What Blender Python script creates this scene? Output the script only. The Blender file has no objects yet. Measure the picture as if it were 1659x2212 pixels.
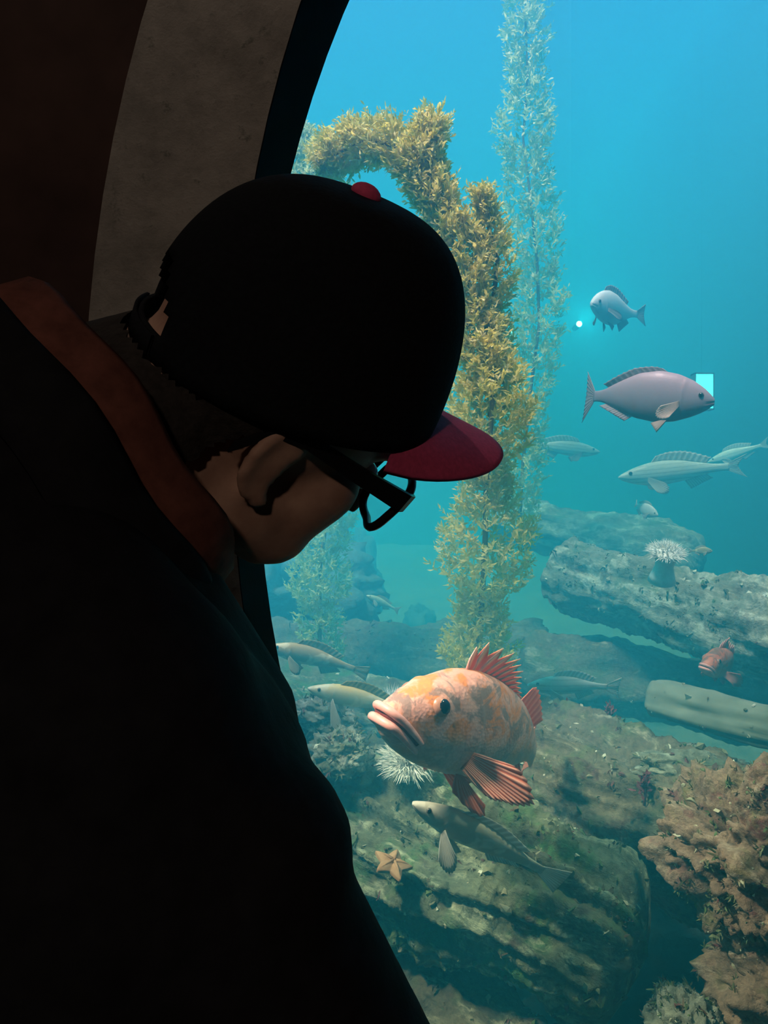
import bpy, bmesh, math, random
import numpy as np
from mathutils import Vector, Matrix, noise, Quaternion

random.seed(7)
rng = np.random.default_rng(7)
scene = bpy.context.scene
col = scene.collection
PI = math.pi

# ------------------------------------------------------------------ camera
CZ = 1.5
FPX = 1661.0
cam_d = bpy.data.cameras.new('camera')
cam = bpy.data.objects.new('camera', cam_d)
col.objects.link(cam)
cam.location = (0, 0, CZ)
cam.rotation_euler = (PI / 2, 0, 0)
cam_d.sensor_fit = 'HORIZONTAL'
cam_d.sensor_width = 36.0
cam_d.lens = 36.0 * FPX / 1659.0
cam_d.clip_start = 0.02
cam_d.clip_end = 100
scene.camera = cam


def at(px, py, d):
    """the world point seen at a pixel of the photograph, d metres deep into the place"""
    return Vector(((px - 829.5) / FPX * d, d, CZ - (py - 1106.0) / FPX * d))


# ------------------------------------------------------------------ world, sun, exposure
world = bpy.data.worlds.new('sky')
scene.world = world
world.use_nodes = True
wb = world.node_tree.nodes['Background']
wb.inputs[0].default_value = (0.55, 0.80, 1.0, 1)
wb.inputs[1].default_value = 1.2

sun_d = bpy.data.lights.new('sun', 'SUN')
sun = bpy.data.objects.new('sun', sun_d)
col.objects.link(sun)
sun_d.energy = 22.0
sun_d.color = (1.0, 0.44, 0.76)
sun_d.angle = math.radians(14)
sun.rotation_euler = Vector((0.26, 0.36, -1.0)).to_track_quat('-Z', 'Y').to_euler()

scene.view_settings.view_transform = 'Standard'
scene.view_settings.look = 'None'
scene.view_settings.gamma = 1.0
scene.view_settings.use_curve_mapping = False
scene.view_settings.exposure = 0.0
scene.cycles.volume_bounces = 1
scene.cycles.max_bounces = 3
scene.cycles.diffuse_bounces = 2
scene.cycles.adaptive_threshold = 0.07
scene.cycles.transparent_max_bounces = 12


# ------------------------------------------------------------------ helpers
def obj(name, mesh, mat=None, parent=None, smooth=True):
    o = bpy.data.objects.new(name, mesh)
    col.objects.link(o)
    if mat is not None:
        if not mesh.materials:
            mesh.materials.append(mat)
    if smooth and len(mesh.polygons):
        mesh.polygons.foreach_set('use_smooth', [True] * len(mesh.polygons))
    if parent is not None:
        o.parent = parent
    return o


def mesh_of(name, verts, faces):
    m = bpy.data.meshes.new(name)
    m.from_pydata([tuple(v) for v in verts], [], faces)
    m.update()
    return m


def empty(name, M=None):
    o = bpy.data.objects.new(name, None)
    col.objects.link(o)
    o.empty_display_size = 0.05
    if M is not None:
        o.matrix_world = M
    return o


def tag(o, label=None, cat=None, group=None, kind=None):
    if label:
        o['label'] = label
    if cat:
        o['category'] = cat
    if group:
        o['group'] = group
    if kind:
        o['kind'] = kind
    return o


def frame(origin, f, up):
    """matrix with X = f, Z close to up"""
    x = Vector(f).normalized()
    z = Vector(up)
    z = (z - x * z.dot(x)).normalized()
    y = z.cross(x)
    M = Matrix((x, y, z)).transposed().to_4x4()
    M.translation = Vector(origin)
    return M


def interp(tab, s):
    xs = [t[0] for t in tab]
    ys = [t[1] for t in tab]
    return float(np.interp(s, xs, ys))


def smooth_interp(tab):
    """dense, slightly smoothed lookup of a table on 0..1"""
    xs = np.linspace(0, 1, 201)
    ys = np.interp(xs, [t[0] for t in tab], [t[1] for t in tab])
    k = np.ones(13) / 13
    pad = np.concatenate([2 * ys[0] - ys[12:0:-1][-6:], ys, 2 * ys[-1] - ys[-2:-14:-1][:6]])
    sm = np.convolve(pad, k, 'valid')[:201]
    w = np.clip(np.minimum(xs / 0.05, 1), 0, 1)
    ys = ys * (1 - w) + sm * w
    return lambda s: float(np.interp(s, xs, ys))


def tube(path, radii, n=10, caps=True, flat=None):
    """verts, faces of a tube along a path; flat = (axis vector, factor) squashes it"""
    path = [Vector(p) for p in path]
    if not hasattr(radii, '__len__'):
        radii = [radii] * len(path)
    V, F = [], []
    t0 = (path[1] - path[0]).normalized()
    ref = Vector((0, 0, 1)) if abs(t0.z) < 0.9 else Vector((1, 0, 0))
    a = t0.cross(ref).normalized()
    for i, p in enumerate(path):
        t = (path[min(i + 1, len(path) - 1)] - path[max(i - 1, 0)]).normalized()
        a = (a - t * a.dot(t)).normalized()
        b = t.cross(a)
        for k in range(n):
            th = 2 * PI * k / n
            d = (a * math.cos(th) + b * math.sin(th)) * radii[i]
            if flat:
                ax, fa = flat
                d = d - ax * d.dot(ax) * (1 - fa)
            V.append(p + d)
    m = len(path)
    for i in range(m - 1):
        for k in range(n):
            k2 = (k + 1) % n
            F.append((i * n + k, i * n + k2, (i + 1) * n + k2, (i + 1) * n + k))
    if caps:
        F.append(tuple(range(n - 1, -1, -1)))
        F.append(tuple(range((m - 1) * n, m * n)))
    return V, F


def merge(parts):
    V, F = [], []
    for v, f in parts:
        o = len(V)
        V += list(v)
        F += [tuple(i + o for i in q) for q in f]
    return V, F


def box(x0, x1, y0, y1, z0, z1):
    V = [(x, y, z) for x in (x0, x1) for y in (y0, y1) for z in (z0, z1)]
    F = [(0, 1, 3, 2), (4, 6, 7, 5), (0, 4, 5, 1), (2, 3, 7, 6), (0, 2, 6, 4), (1, 5, 7, 3)]
    return V, F


def ellipsoid(c, r, M=None, nu=24, nv=14):
    V, F = [], []
    c = Vector(c)
    for j in range(nv + 1):
        ph = -PI / 2 + PI * j / nv
        for i in range(nu):
            th = 2 * PI * i / nu
            p = Vector((r[0] * math.cos(ph) * math.cos(th), r[1] * math.cos(ph) * math.sin(th), r[2] * math.sin(ph)))
            p = c + p
            V.append(M @ p if M is not None else p)
    for j in range(nv):
        for i in range(nu):
            i2 = (i + 1) % nu
            F.append((j * nu + i, j * nu + i2, (j + 1) * nu + i2, (j + 1) * nu + i))
    return V, F


def capsule(p0, p1, r0, r1, M=None, n=18):
    p0, p1 = Vector(p0), Vector(p1)
    d = (p1 - p0).normalized()
    L = (p1 - p0).length
    path, rad = [], []
    for k in range(6):
        a = PI / 2 * (1 - k / 5.0)
        path.append(p0 - d * r0 * math.sin(a))
        rad.append(max(r0 * math.cos(a), 0.002))
    for k in range(6):
        a = PI / 2 * k / 5.0
        path.append(p1 + d * r1 * math.sin(a))
        rad.append(max(r1 * math.cos(a), 0.002))
    V, F = tube(path, rad, n)
    if M is not None:
        V = [M @ v for v in V]
    return V, F


def remesh(parts, voxel, smooth=4, factor=0.5):
    """one continuous skin round all the given closed pieces"""
    V, F = merge(parts)
    m = mesh_of('tmp', V, F)
    bm = bmesh.new()
    bm.from_mesh(m)
    bmesh.ops.remove_doubles(bm, verts=bm.verts, dist=1e-5)
    bmesh.ops.recalc_face_normals(bm, faces=bm.faces)
    bm.to_mesh(m)
    bm.free()
    o = bpy.data.objects.new('tmp', m)
    col.objects.link(o)
    md = o.modifiers.new('r', 'REMESH')
    md.mode = 'VOXEL'
    md.voxel_size = voxel
    if smooth:
        ms = o.modifiers.new('s', 'SMOOTH')
        ms.iterations = smooth
        ms.factor = factor
    dg = bpy.context.evaluated_depsgraph_get()
    res = bpy.data.meshes.new_from_object(o.evaluated_get(dg))
    bpy.data.objects.remove(o)
    bpy.data.meshes.remove(m)
    return res


# ------------------------------------------------------------------ materials
class NT:
    def __init__(self, name):
        self.mat = bpy.data.materials.new(name)
        self.mat.use_nodes = True
        self.t = self.mat.node_tree
        self.b = self.t.nodes['Principled BSDF']
        self.tc = self.t.nodes.new('ShaderNodeTexCoord')

    def n(self, kind, **kw):
        nd = self.t.nodes.new(kind)
        for k, v in kw.items():
            setattr(nd, k, v)
        return nd

    def l(self, a, b):
        self.t.links.new(a, b)

    def coord(self, scale=(1, 1, 1), out='Object'):
        mp = self.n('ShaderNodeMapping')
        mp.inputs['Scale'].default_value = scale
        self.l(self.tc.outputs[out], mp.inputs[0])
        return mp.outputs[0]

    def noise(self, scale, detail=5, rough=0.6, vec=None, dist=0.0):
        nd = self.n('ShaderNodeTexNoise')
        nd.inputs['Scale'].default_value = scale
        nd.inputs['Detail'].default_value = detail
        nd.inputs['Roughness'].default_value = rough
        nd.inputs['Distortion'].default_value = dist
        self.l(vec if vec is not None else self.tc.outputs['Object'], nd.inputs['Vector'])
        return nd.outputs[0]

    def ramp(self, fac, stops, interp='LINEAR'):
        r = self.n('ShaderNodeValToRGB')
        r.color_ramp.interpolation = interp
        el = r.color_ramp.elements
        while len(el) < len(stops):
            el.new(0.5)
        for e, (p, c) in zip(el, stops):
            e.position = p
            e.color = (c[0], c[1], c[2], 1) if hasattr(c, '__len__') else (c, c, c, 1)
        self.l(fac, r.inputs[0])
        return r.outputs[0]

    def mix(self, fac, a, b, mode='MIX'):
        m = self.n('ShaderNodeMix', data_type='RGBA', blend_type=mode)
        for sock, v in ((m.inputs[0], fac), (m.inputs[6], a), (m.inputs[7], b)):
            if hasattr(v, 'is_output'):
                self.l(v, sock)
            elif hasattr(v, '__len__'):
                sock.default_value = (v[0], v[1], v[2], 1)
            else:
                sock.default_value = v
        return m.outputs[2]

    def sep(self, vec):
        s = self.n('ShaderNodeSeparateXYZ')
        self.l(vec, s.inputs[0])
        return s.outputs

    def math(self, op, a, b=0.0):
        m = self.n('ShaderNodeMath', operation=op)
        for i, v in enumerate((a, b)):
            if hasattr(v, 'is_output'):
                self.l(v, m.inputs[i])
            else:
                m.inputs[i].default_value = v
        return m.outputs[0]

    def color(self, c):
        if hasattr(c, 'is_output'):
            self.l(c, self.b.inputs['Base Color'])
        else:
            self.b.inputs['Base Color'].default_value = (c[0], c[1], c[2], 1)
        return self

    def rough(self, r, spec=None):
        self.b.inputs['Roughness'].default_value = r
        if spec is not None:
            self.b.inputs['Specular IOR Level'].default_value = spec
        return self

    def bump(self, h, strength=0.4, dist=0.01):
        bp = self.n('ShaderNodeBump')
        bp.inputs['Strength'].default_value = strength
        bp.inputs['Distance'].default_value = dist
        self.l(h, bp.inputs['Height'])
        self.l(bp.outputs[0], self.b.inputs['Normal'])
        return self


def plain(name, c, rough=0.6, spec=0.3, var=0.25, scale=30, bump=0.2):
    t = NT(name)
    nz = t.noise(scale, 4)
    dark = tuple(x * (1 - var) for x in c)
    lite = tuple(min(1, x * (1 + var)) for x in c)
    t.color(t.ramp(nz, [(0.3, dark), (0.7, lite)]))
    t.rough(rough, spec)
    if bump:
        t.bump(nz, bump, 0.003)
    return t.mat


M = {}
# the room
M['ring'] = None
t = NT('grey_concrete')
nz = t.noise(14, 8, 0.7)
nz2 = t.noise(60, 5, 0.7)
c = t.ramp(nz, [(0.32, (0.16, 0.15, 0.135)), (0.6, (0.27, 0.25, 0.225))])
c = t.mix(t.ramp(nz2, [(0.60, 0.0), (0.70, 0.7)]), c, (0.09, 0.095, 0.08))
t.color(c).rough(0.85, 0.2).bump(nz2, 0.3, 0.004)
M['concrete'] = t.mat
M['wall'] = plain('dark_brown_wall', (0.045, 0.026, 0.022), 0.9, 0.1, 0.35, 9)
M['black'] = plain('black_rubber', (0.004, 0.004, 0.005), 0.9, 0.02, 0.2, 40)
M['carpet'] = plain('dark_carpet', (0.03, 0.03, 0.04), 0.95, 0.05, 0.4, 200)
M['ceil'] = plain('dark_ceiling', (0.02, 0.02, 0.022), 0.9, 0.1, 0.2, 10)

# acrylic pane: clear, with a faint mirror of its own
t = NT('clear_acrylic')
tr = t.n('ShaderNodeBsdfTransparent')
tr.inputs[0].default_value = (0.985, 0.995, 0.995, 1)
gl = t.n('ShaderNodeBsdfGlossy')
gl.inputs['Roughness'].default_value = 0.02
fr = t.n('ShaderNodeFresnel')
fr.inputs[0].default_value = 1.18
mx = t.n('ShaderNodeMixShader')
t.l(fr.outputs[0], mx.inputs[0])
t.l(tr.outputs[0], mx.inputs[1])
t.l(gl.outputs[0], mx.inputs[2])
t.l(mx.outputs[0], t.t.nodes['Material Output'].inputs['Surface'])
M['acrylic'] = t.mat

# sea water
wm = bpy.data.materials.new('sea_water')
wm.use_nodes = True
wt = wm.node_tree
for nd in list(wt.nodes):
    if nd.type != 'OUTPUT_MATERIAL':
        wt.nodes.remove(nd)
vs = wt.nodes.new('ShaderNodeVolumeScatter')
vs.inputs['Color'].default_value = (0.018, 0.25, 0.43, 1)
vs.inputs['Density'].default_value = 1.0
vs.inputs['Anisotropy'].default_value = 0.0
va = wt.nodes.new('ShaderNodeVolumeAbsorption')
va.inputs['Color'].default_value = (0.55, 0.925, 0.93, 1)
va.inputs['Density'].default_value = 1.0
ad = wt.nodes.new('ShaderNodeAddShader')
wt.links.new(vs.outputs[0], ad.inputs[0])
wt.links.new(va.outputs[0], ad.inputs[1])
wt.links.new(ad.outputs[0], wt.nodes['Material Output'].inputs['Volume'])
M['water'] = wm

# ------------------------------------------------------------------ the room and its round window
WF, WB = 0.80, 0.95                                   # room face and tank face of the window wall
WC = at(2985, 960, WB)
WR = 2430 / FPX * WB
RX0, RX1, RY0, RZ1 = -2.6, 4.2, -3.2, 3.4


def struct(name, vf, mat, parent=None, smooth=False):
    o = obj(name, mesh_of(name, *vf), mat, parent, smooth)
    if parent is None:
        o['kind'] = 'structure'
    return o


o = struct('floor', box(RX0, RX1, RY0, WB, -0.1, 0.0), M['carpet'])
tag(o, 'dark carpeted floor of the viewing room', 'floor')
o = struct('ceiling', box(RX0, RX1, RY0, WB, RZ1, RZ1 + 0.1), M['ceil'])
tag(o, 'dark ceiling over the viewing room', 'ceiling')
o = struct('wall_left', box(RX0 - 0.1, RX0, RY0, WB, 0, RZ1), M['wall'])
tag(o, 'dark side wall of the viewing room', 'wall')
o = struct('wall_right', box(RX1, RX1 + 0.1, RY0, WB, 0, RZ1), M['wall'])
tag(o, 'dark far right wall of the viewing room', 'wall')
o = struct('wall_back', box(RX0, RX1, RY0 - 0.1, RY0, 0, RZ1), M['wall'])
tag(o, 'dark wall behind the visitors', 'wall')


def annulus(r0, r1, y0, y1, n=160):
    V, F = [], []
    for i in range(n):
        a = 2 * PI * i / n
        ca, sa = math.cos(a), math.sin(a)
        for (r, y) in ((r0, y0), (r1, y0), (r1, y1), (r0, y1)):
            V.append((WC.x + r * ca, y, WC.z + r * sa))
    for i in range(n):
        j = (i + 1) % n
        for k in range(4):
            k2 = (k + 1) % 4
            F.append((i * 4 + k, i * 4 + k2, j * 4 + k2, j * 4 + k))
    return V, F


# window wall: a slab with a round hole
V, F = [], []
n = 160
HR = WR + 0.012
for i in range(n):
    a = 2 * PI * i / n
    ca, sa = math.cos(a), math.sin(a)
    ts = []
    if ca > 1e-6: ts.append((RX1 - WC.x) / ca)
    if ca < -1e-6: ts.append((RX0 - WC.x) / ca)
    if sa > 1e-6: ts.append((RZ1 - WC.z) / sa)
    if sa < -1e-6: ts.append((0.0 - WC.z) / sa)
    tt = max(min(ts), HR + 0.01)
    for r in (HR, tt):
        for y in (WF, WB):
            V.append((WC.x + r * ca, y, WC.z + r * sa))
for i in range(n):
    j = (i + 1) % n
    a, b = i * 4, j * 4
    F += [(a, b, b + 2, a + 2), (a + 1, a + 3, b + 3, b + 1), (a, a + 1, b + 1, b), (a + 2, b + 2, b + 3, a + 3)]
o = struct('wall_front', (V, F), M['wall'])
tag(o, 'dark reddish brown wall around the round tank window', 'wall')

win = empty('window_1', Matrix.Translation((0, 0, 0)))
tag(win, 'big round tank window with grey concrete surround and black rim', 'window', kind='structure')
struct('surround', annulus(WR, WR + 0.150, WF - 0.012, WF + 0.01), M['concrete'], win)
struct('rim', annulus(WR - 0.001, WR + 0.012, WF - 0.011, WB), M['black'], win)
V, F = [], []
for y in (WB - 0.035, WB - 0.005):
    V.append((WC.x, y, WC.z))
    for i in range(n):
        a = 2 * PI * i / n
        V.append((WC.x + WR * math.cos(a), y, WC.z + WR * math.sin(a)))
for i in range(n):
    j = (i + 1) % n
    F.append((0, 1 + i, 1 + j))
    F.append((n + 1, n + 2 + j, n + 2 + i))
    F.append((1 + i, n + 2 + i, n + 2 + j, 1 + j))
struct('pane', (V, F), M['acrylic'], win)

# added pendant lamp, out of view, to light the visitor's near side
lamp = empty('added_pendant_lamp', Matrix.Translation((-0.15, -1.3, 2.15)))
tag(lamp, 'added warm pendant lamp, out of view behind the visitor, lighting the near side', 'lamp')
V, F = tube([(0, 0, 0), (0, 0, RZ1 - 2.15)], 0.004, 8)
obj('cord', mesh_of('cord', V, F), M['black'], lamp)
V, F = tube([(0, 0, 0.02), (0, 0, 0), (0, 0, -0.06), (0, 0, -0.07)], [0.02, 0.04, 0.06, 0.055], 24)
obj('housing', mesh_of('housing', V, F), M['black'], lamp)
t = NT('added_lamp_bulb')
t.b.inputs['Emission Color'].default_value = (1.0, 0.62, 0.36, 1)
t.b.inputs['Emission Strength'].default_value = 6.0
V, F = tube([(0, 0, -0.0705), (0, 0, -0.076)], [0.045, 0.04], 24)
obj('bulb', mesh_of('bulb', V, F), t.mat, lamp)
ld = bpy.data.lights.new('added_pendant_light', 'SPOT')
ld.energy = 17.0
ld.color = (1.0, 0.76, 0.58)
ld.spot_size = math.radians(150)
ld.spot_blend = 0.6
ld.shadow_soft_size = 0.06
lo = bpy.data.objects.new('added_pendant_light', ld)
col.objects.link(lo)
lo.parent = lamp
lo.location = (0, 0, -0.09)
lo.rotation_euler = Vector((0.0, 1.0, -0.28)).to_track_quat('-Z', 'Y').to_euler()


# added narrow spot, out of view, that brightens the window surround
lamp2 = empty('added_wall_lamp', Matrix.Translation((-0.55, 0.42, RZ1)))
tag(lamp2, 'added unseen ceiling spot washing the concrete window surround', 'lamp')
V, F = tube([(0, 0, 0), (0, 0, -0.05), (0.004, 0.01, -0.10), (0.006, 0.014, -0.12)], [0.02, 0.02, 0.045, 0.045], 24)
obj('housing', mesh_of('housing', V, F), M['black'], lamp2)
V, F = tube([(0.006, 0.014, -0.1205), (0.006, 0.014, -0.124)], [0.038, 0.034], 24)
obj('bulb', mesh_of('bulb', V, F), t.mat, lamp2)
l2 = bpy.data.lights.new('added_wall_light', 'SPOT')
l2.energy = 16.0
l2.color = (1.0, 0.84, 0.70)
l2.spot_size = math.radians(42)
l2.spot_blend = 1.0
l2.shadow_soft_size = 0.04
lo2 = bpy.data.objects.new('added_wall_light', l2)
col.objects.link(lo2)
lo2.parent = lamp2
lo2.location = (0.006, 0.014, -0.14)
lo2.rotation_euler = Vector((0.32, 0.40, -1.15)).to_track_quat('-Z', 'Y').to_euler()

# ------------------------------------------------------------------ the tank shell and its water
TX0, TX1, TY1, TZ0, TZ1 = -4.0, 1.95, 8.0, 0.0, 4.5
V, F = box(TX0 + 0.02, TX1 - 0.02, WB + 0.004, TY1 - 0.02, TZ0 - 0.15, TZ1)
water = obj('water', mesh_of('water', V, F), M['water'], None, False)
tag(water, 'hazy blue green sea water filling the whole tank', 'water', kind='stuff')

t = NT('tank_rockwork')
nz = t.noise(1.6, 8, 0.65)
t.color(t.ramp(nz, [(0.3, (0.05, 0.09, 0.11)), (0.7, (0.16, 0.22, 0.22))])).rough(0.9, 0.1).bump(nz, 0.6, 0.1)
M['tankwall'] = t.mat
M['tankplain'] = plain('hazy_tank_wall', (0.06, 0.10, 0.13), 0.95, 0.05, 0.08, 0.6, 0)
o = struct('wall_tank_back', box(TX0, TX1, TY1, TY1 + 0.1, -0.1, 9.0), M['tankplain'])
tag(o, 'far wall of the tank lost in blue haze', 'wall')
o = struct('wall_tank_left', box(TX0 - 0.1, TX0, WB, TY1, -0.1, 9.0), M['tankplain'])
tag(o, 'left wall of the tank lost in blue haze', 'wall')
o = struct('wall_tank_right', box(TX1, TX1 + 0.1, WB, TY1, -0.1, 9.0), M['tankplain'])
tag(o, 'right wall of the tank lost in blue haze', 'wall')

t = NT('tank_sand')
nz = t.noise(5, 8, 0.7)
n2 = t.noise(60, 4, 0.6)
c = t.ramp(nz, [(0.3, (0.20, 0.19, 0.15)), (0.7, (0.46, 0.44, 0.36))])
t.color(t.mix(t.ramp(n2, [(0.4, 0.0), (0.7, 0.5)]), c, (0.16, 0.15, 0.12))).rough(0.95, 0.1).bump(n2, 0.5, 0.01)
M['sand'] = t.mat
NX, NY = 90, 90
V, F = [], []
for j in range(NY + 1):
    y = WB + (TY1 - WB) * (j / NY) ** 1.6
    for i in range(NX + 1):
        x = TX0 + (TX1 - TX0) * i / NX
        z = 0.03 + 0.09 * noise.fractal((x * 0.7, y * 0.7, 3.1), 0.9, 2.1, 4) + 0.02 * noise.noise((x * 6, y * 6, 0))
        z += 0.19 * max(0, y - 1.9)
        V.append((x, y, z))
for j in range(NY):
    for i in range(NX):
        a = j * (NX + 1) + i
        F.append((a, a + 1, a + NX + 2, a + NX + 1))
o = obj('floor_tank', mesh_of('floor_tank', V, F), M['sand'])
tag(o, 'pale sandy floor of the tank under the logs', 'sea floor', kind='structure')

# added flood lamps, out of view on the window wall, as fill on the rockfish
M['lampbody'] = plain('lamp_housing', (0.10, 0.13, 0.14), 0.5, 0.4, 0.2, 50)
t = NT('fill_lamp_glass')
t.b.inputs['Emission Color'].default_value = (1.0, 0.9, 0.8, 1)
t.b.inputs['Emission Strength'].default_value = 8.0
M['fillglass'] = t.mat


def flood(x, z, aim, power, color, cone, label):
    fl = empty('added_flood_lamp', Matrix.Translation((x, WB, z)))
    tag(fl, label, 'lamp')
    d = (Vector(aim) - Vector((x, WB + 0.13, z))).normalized()
    c = Vector((0, 0.13, 0))
    V, F = tube([(0, 0, 0), (0, 0.06, 0), c], 0.014, 10)
    obj('bracket', mesh_of('bracket', V, F), M['lampbody'], fl)
    V, F = tube([c - d * 0.03, c, c + d * 0.09, c + d * 0.10], [0.04, 0.06, 0.085, 0.085], 24)
    obj('housing', mesh_of('housing', V, F), M['lampbody'], fl)
    V, F = tube([c + d * 0.1005, c + d * 0.104], [0.075, 0.07], 24)
    obj('glass', mesh_of('glass', V, F), M['fillglass'], fl)
    d_ = bpy.data.lights.new('added_flood_light', 'SPOT')
    d_.energy = power
    d_.color = color
    d_.spot_size = math.radians(cone)
    d_.spot_blend = 1.0
    d_.shadow_soft_size = 0.08
    q = bpy.data.objects.new('added_flood_light', d_)
    col.objects.link(q)
    q.parent = fl
    q.location = c + d * 0.13
    q.rotation_euler = d.to_track_quat('-Z', 'Y').to_euler()


flood(-0.70, 2.20, (0.27, 1.38, 1.00), 255.0, (1.0, 0.66, 0.58), 50, 'added unseen flood lamp left of the window, fill light for the big orange fish')
flood(1.00, 3.08, (0.40, 1.28, 1.00), 250.0, (1.0, 0.66, 0.58), 36, 'added unseen flood lamp above the window, fill light for the fish flank and right rock')

# lit window and lamps on the far side of the tank
t = NT('lit_blue_window')
t.color((0.1, 0.5, 0.6))
t.b.inputs['Emission Color'].default_value = (0.05, 0.85, 1.0, 1)
t.b.inputs['Emission Strength'].default_value = 7.0
M['litwin'] = t.mat
t = NT('lamp_glow')
t.color((0.3, 0.8, 0.9))
t.b.inputs['Emission Color'].default_value = (0.35, 1.0, 1.0, 1)
t.b.inputs['Emission Strength'].default_value = 14.0
M['lampglow'] = t.mat


def far_lamp(px, py, d, r, label, power=0.0, size=0.05):
    e = empty('underwater_lamp', frame(at(px, py, d), (0, -1, 0), (0, 0, 1)))
    tag(e, label, 'lamp', 'lamps on the far side of the tank')
    V, F = tube([(-0.10, 0, 0), (-0.09, 0, 0), (0.0, 0, 0), (0.012, 0, 0)], [r * 0.5, r * 0.95, r * 1.15, r * 1.2], 16)
    obj('housing', mesh_of('housing', V, F), M['lampbody'], e)
    V, F = tube([(0.0121, 0, 0), (0.018, 0, 0)], [r, r * 0.9], 16)
    obj('lens', mesh_of('lens', V, F), M['lampglow'], e)
    V, F = tube([(-0.06, 0, 0), (-0.06, 0, 1.0), (-0.06, 0, TZ1 + 0.3 - at(px, py, d).z)], 0.00022, 6)
    obj('wire', mesh_of('wire', V, F), M['lampbody'], e)
    if power:
        d_ = bpy.data.lights.new('lamp_beam', 'POINT')
        d_.energy = power
        d_.color = (0.04, 0.9, 1.0)
        d_.shadow_soft_size = size
        q = bpy.data.objects.new('lamp_beam', d_)
        col.objects.link(q)
        q.parent = e
        q.location = (0.12, 0, 0)


far_lamp(1250, 701, 4.2, 0.016, 'small bright lamp glowing just below the pale ghostly fish', 9.0)
far_lamp(1103, 717, 4.4, 0.010, 'tiny bright lamp showing through the kelp, upper one')
far_lamp(1070, 832, 4.4, 0.022, 'blurry blue lamp showing through the kelp, lower one', 3.0)
e = empty('light_box', Matrix.Translation(at(1519, 846, 3.0)))
tag(e, 'bright blue light box hanging behind the grey perch', 'lamp')
V, F = box(-0.033, 0.033, -0.012, 0.0, -0.066, 0.066)
obj('pane', mesh_of('pane', V, F), M['litwin'], e, False)
parts = [box(-0.038, -0.033, -0.014, 0.03, -0.072, 0.072), box(0.033, 0.038, -0.014, 0.03, -0.072, 0.072),
         box(-0.038, 0.038, -0.014, 0.03, 0.066, 0.072), box(-0.038, 0.038, -0.014, 0.03, -0.072, -0.066), box(-0.033, 0.033, 0.001, 0.03, -0.066, 0.066)]
obj('case', mesh_of('case', *merge(parts)), M['lampbody'], e, False)
V, F = tube([(0, 0.015, 0.07), (0, 0.015, TZ1 + 0.3 - at(1519, 846, 3.0).z)], 0.00022, 6)
obj('wire', mesh_of('wire', V, F), M['lampbody'], e)


# ------------------------------------------------------------------ encrusted logs and rocks
def crust_mat(name, base, algae, pale, dark, scale=1.0, pale_amt=0.5):
    t = NT(name)
    lng = t.coord((0.45, 1, 1))
    big = t.noise(5 * scale, 6, 0.6, lng)
    mid = t.noise(16 * scale, 7, 0.7, lng, 0.6)
    fine = t.noise(70 * scale, 5, 0.7)
    c = t.ramp(big, [(0.35, base), (0.65, tuple(x * 1.5 for x in base))])
    c = t.mix(t.ramp(t.noise(7 * scale + 1.3, 5, 0.6), [(0.5, 0.0), (0.62, 0.8)]), c, algae)
    c = t.mix(t.ramp(mid, [(0.60 - 0.12 * pale_amt, 0.0), (0.70 - 0.12 * pale_amt, 0.95)]), c, pale)
    c = t.mix(t.ramp(t.noise(11 * scale, 6, 0.7), [(0.56, 0.0), (0.66, 0.85)]), c, dark)
    c = t.mix(t.ramp(fine, [(0.40, 0.0), (0.75, 0.75)]), c, tuple(x * 0.35 for x in base))
    t.color(c).rough(0.9, 0.15)
    hm = t.math('ADD', mid, t.math('MULTIPLY', fine, 0.6))
    t.bump(hm, 0.8, 0.012)
    return t.mat


M['crustA'] = crust_mat('encrusted_log_green', (0.13, 0.15, 0.10), (0.05, 0.20, 0.06), (0.52, 0.58, 0.42), (0.10, 0.06, 0.06), 1.0, 0.65)
M['crustB'] = crust_mat('encrusted_log_brown', (0.16, 0.14, 0.10), (0.16, 0.20, 0.10), (0.46, 0.46, 0.36), (0.13, 0.05, 0.06), 1.2, 0.35)
M['crustC'] = crust_mat('encrusted_log_pale', (0.20, 0.22, 0.18), (0.12, 0.20, 0.12), (0.62, 0.68, 0.58), (0.12, 0.09, 0.08), 0.8, 0.8)
M['crustR'] = crust_mat('encrusted_rock_red', (0.26, 0.19, 0.14), (0.20, 0.20, 0.09), (0.50, 0.42, 0.33), (0.22, 0.07, 0.08), 1.6, 0.5)
M['smoothlog'] = plain('smooth_pale_log', (0.22, 0.26, 0.20), 0.9, 0.1, 0.3, 12, 0.3)


def lump_mat():
    t = NT('small_growths')
    at_ = t.n('ShaderNodeAttribute', attribute_name='tint')
    r = t.ramp(at_.outputs['Fac'], [(0.0, (0.16, 0.05, 0.06)), (0.25, (0.10, 0.17, 0.07)), (0.45, (0.24, 0.24, 0.16)),
                                    (0.65, (0.50, 0.50, 0.38)), (0.85, (0.75, 0.80, 0.70)), (1.0, (0.55, 0.36, 0.16))])
    t.color(r).rough(0.9, 0.2)
    return t.mat


M['lumps'] = lump_mat()
_ico = bmesh.new()
bmesh.ops.create_icosphere(_ico, subdivisions=1, radius=1.0)
ICO_V = np.array([v.co[:] for v in _ico.verts])
ICO_F = [tuple(v.index for v in f.verts) for f in _ico.faces]
_ico.free()


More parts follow.
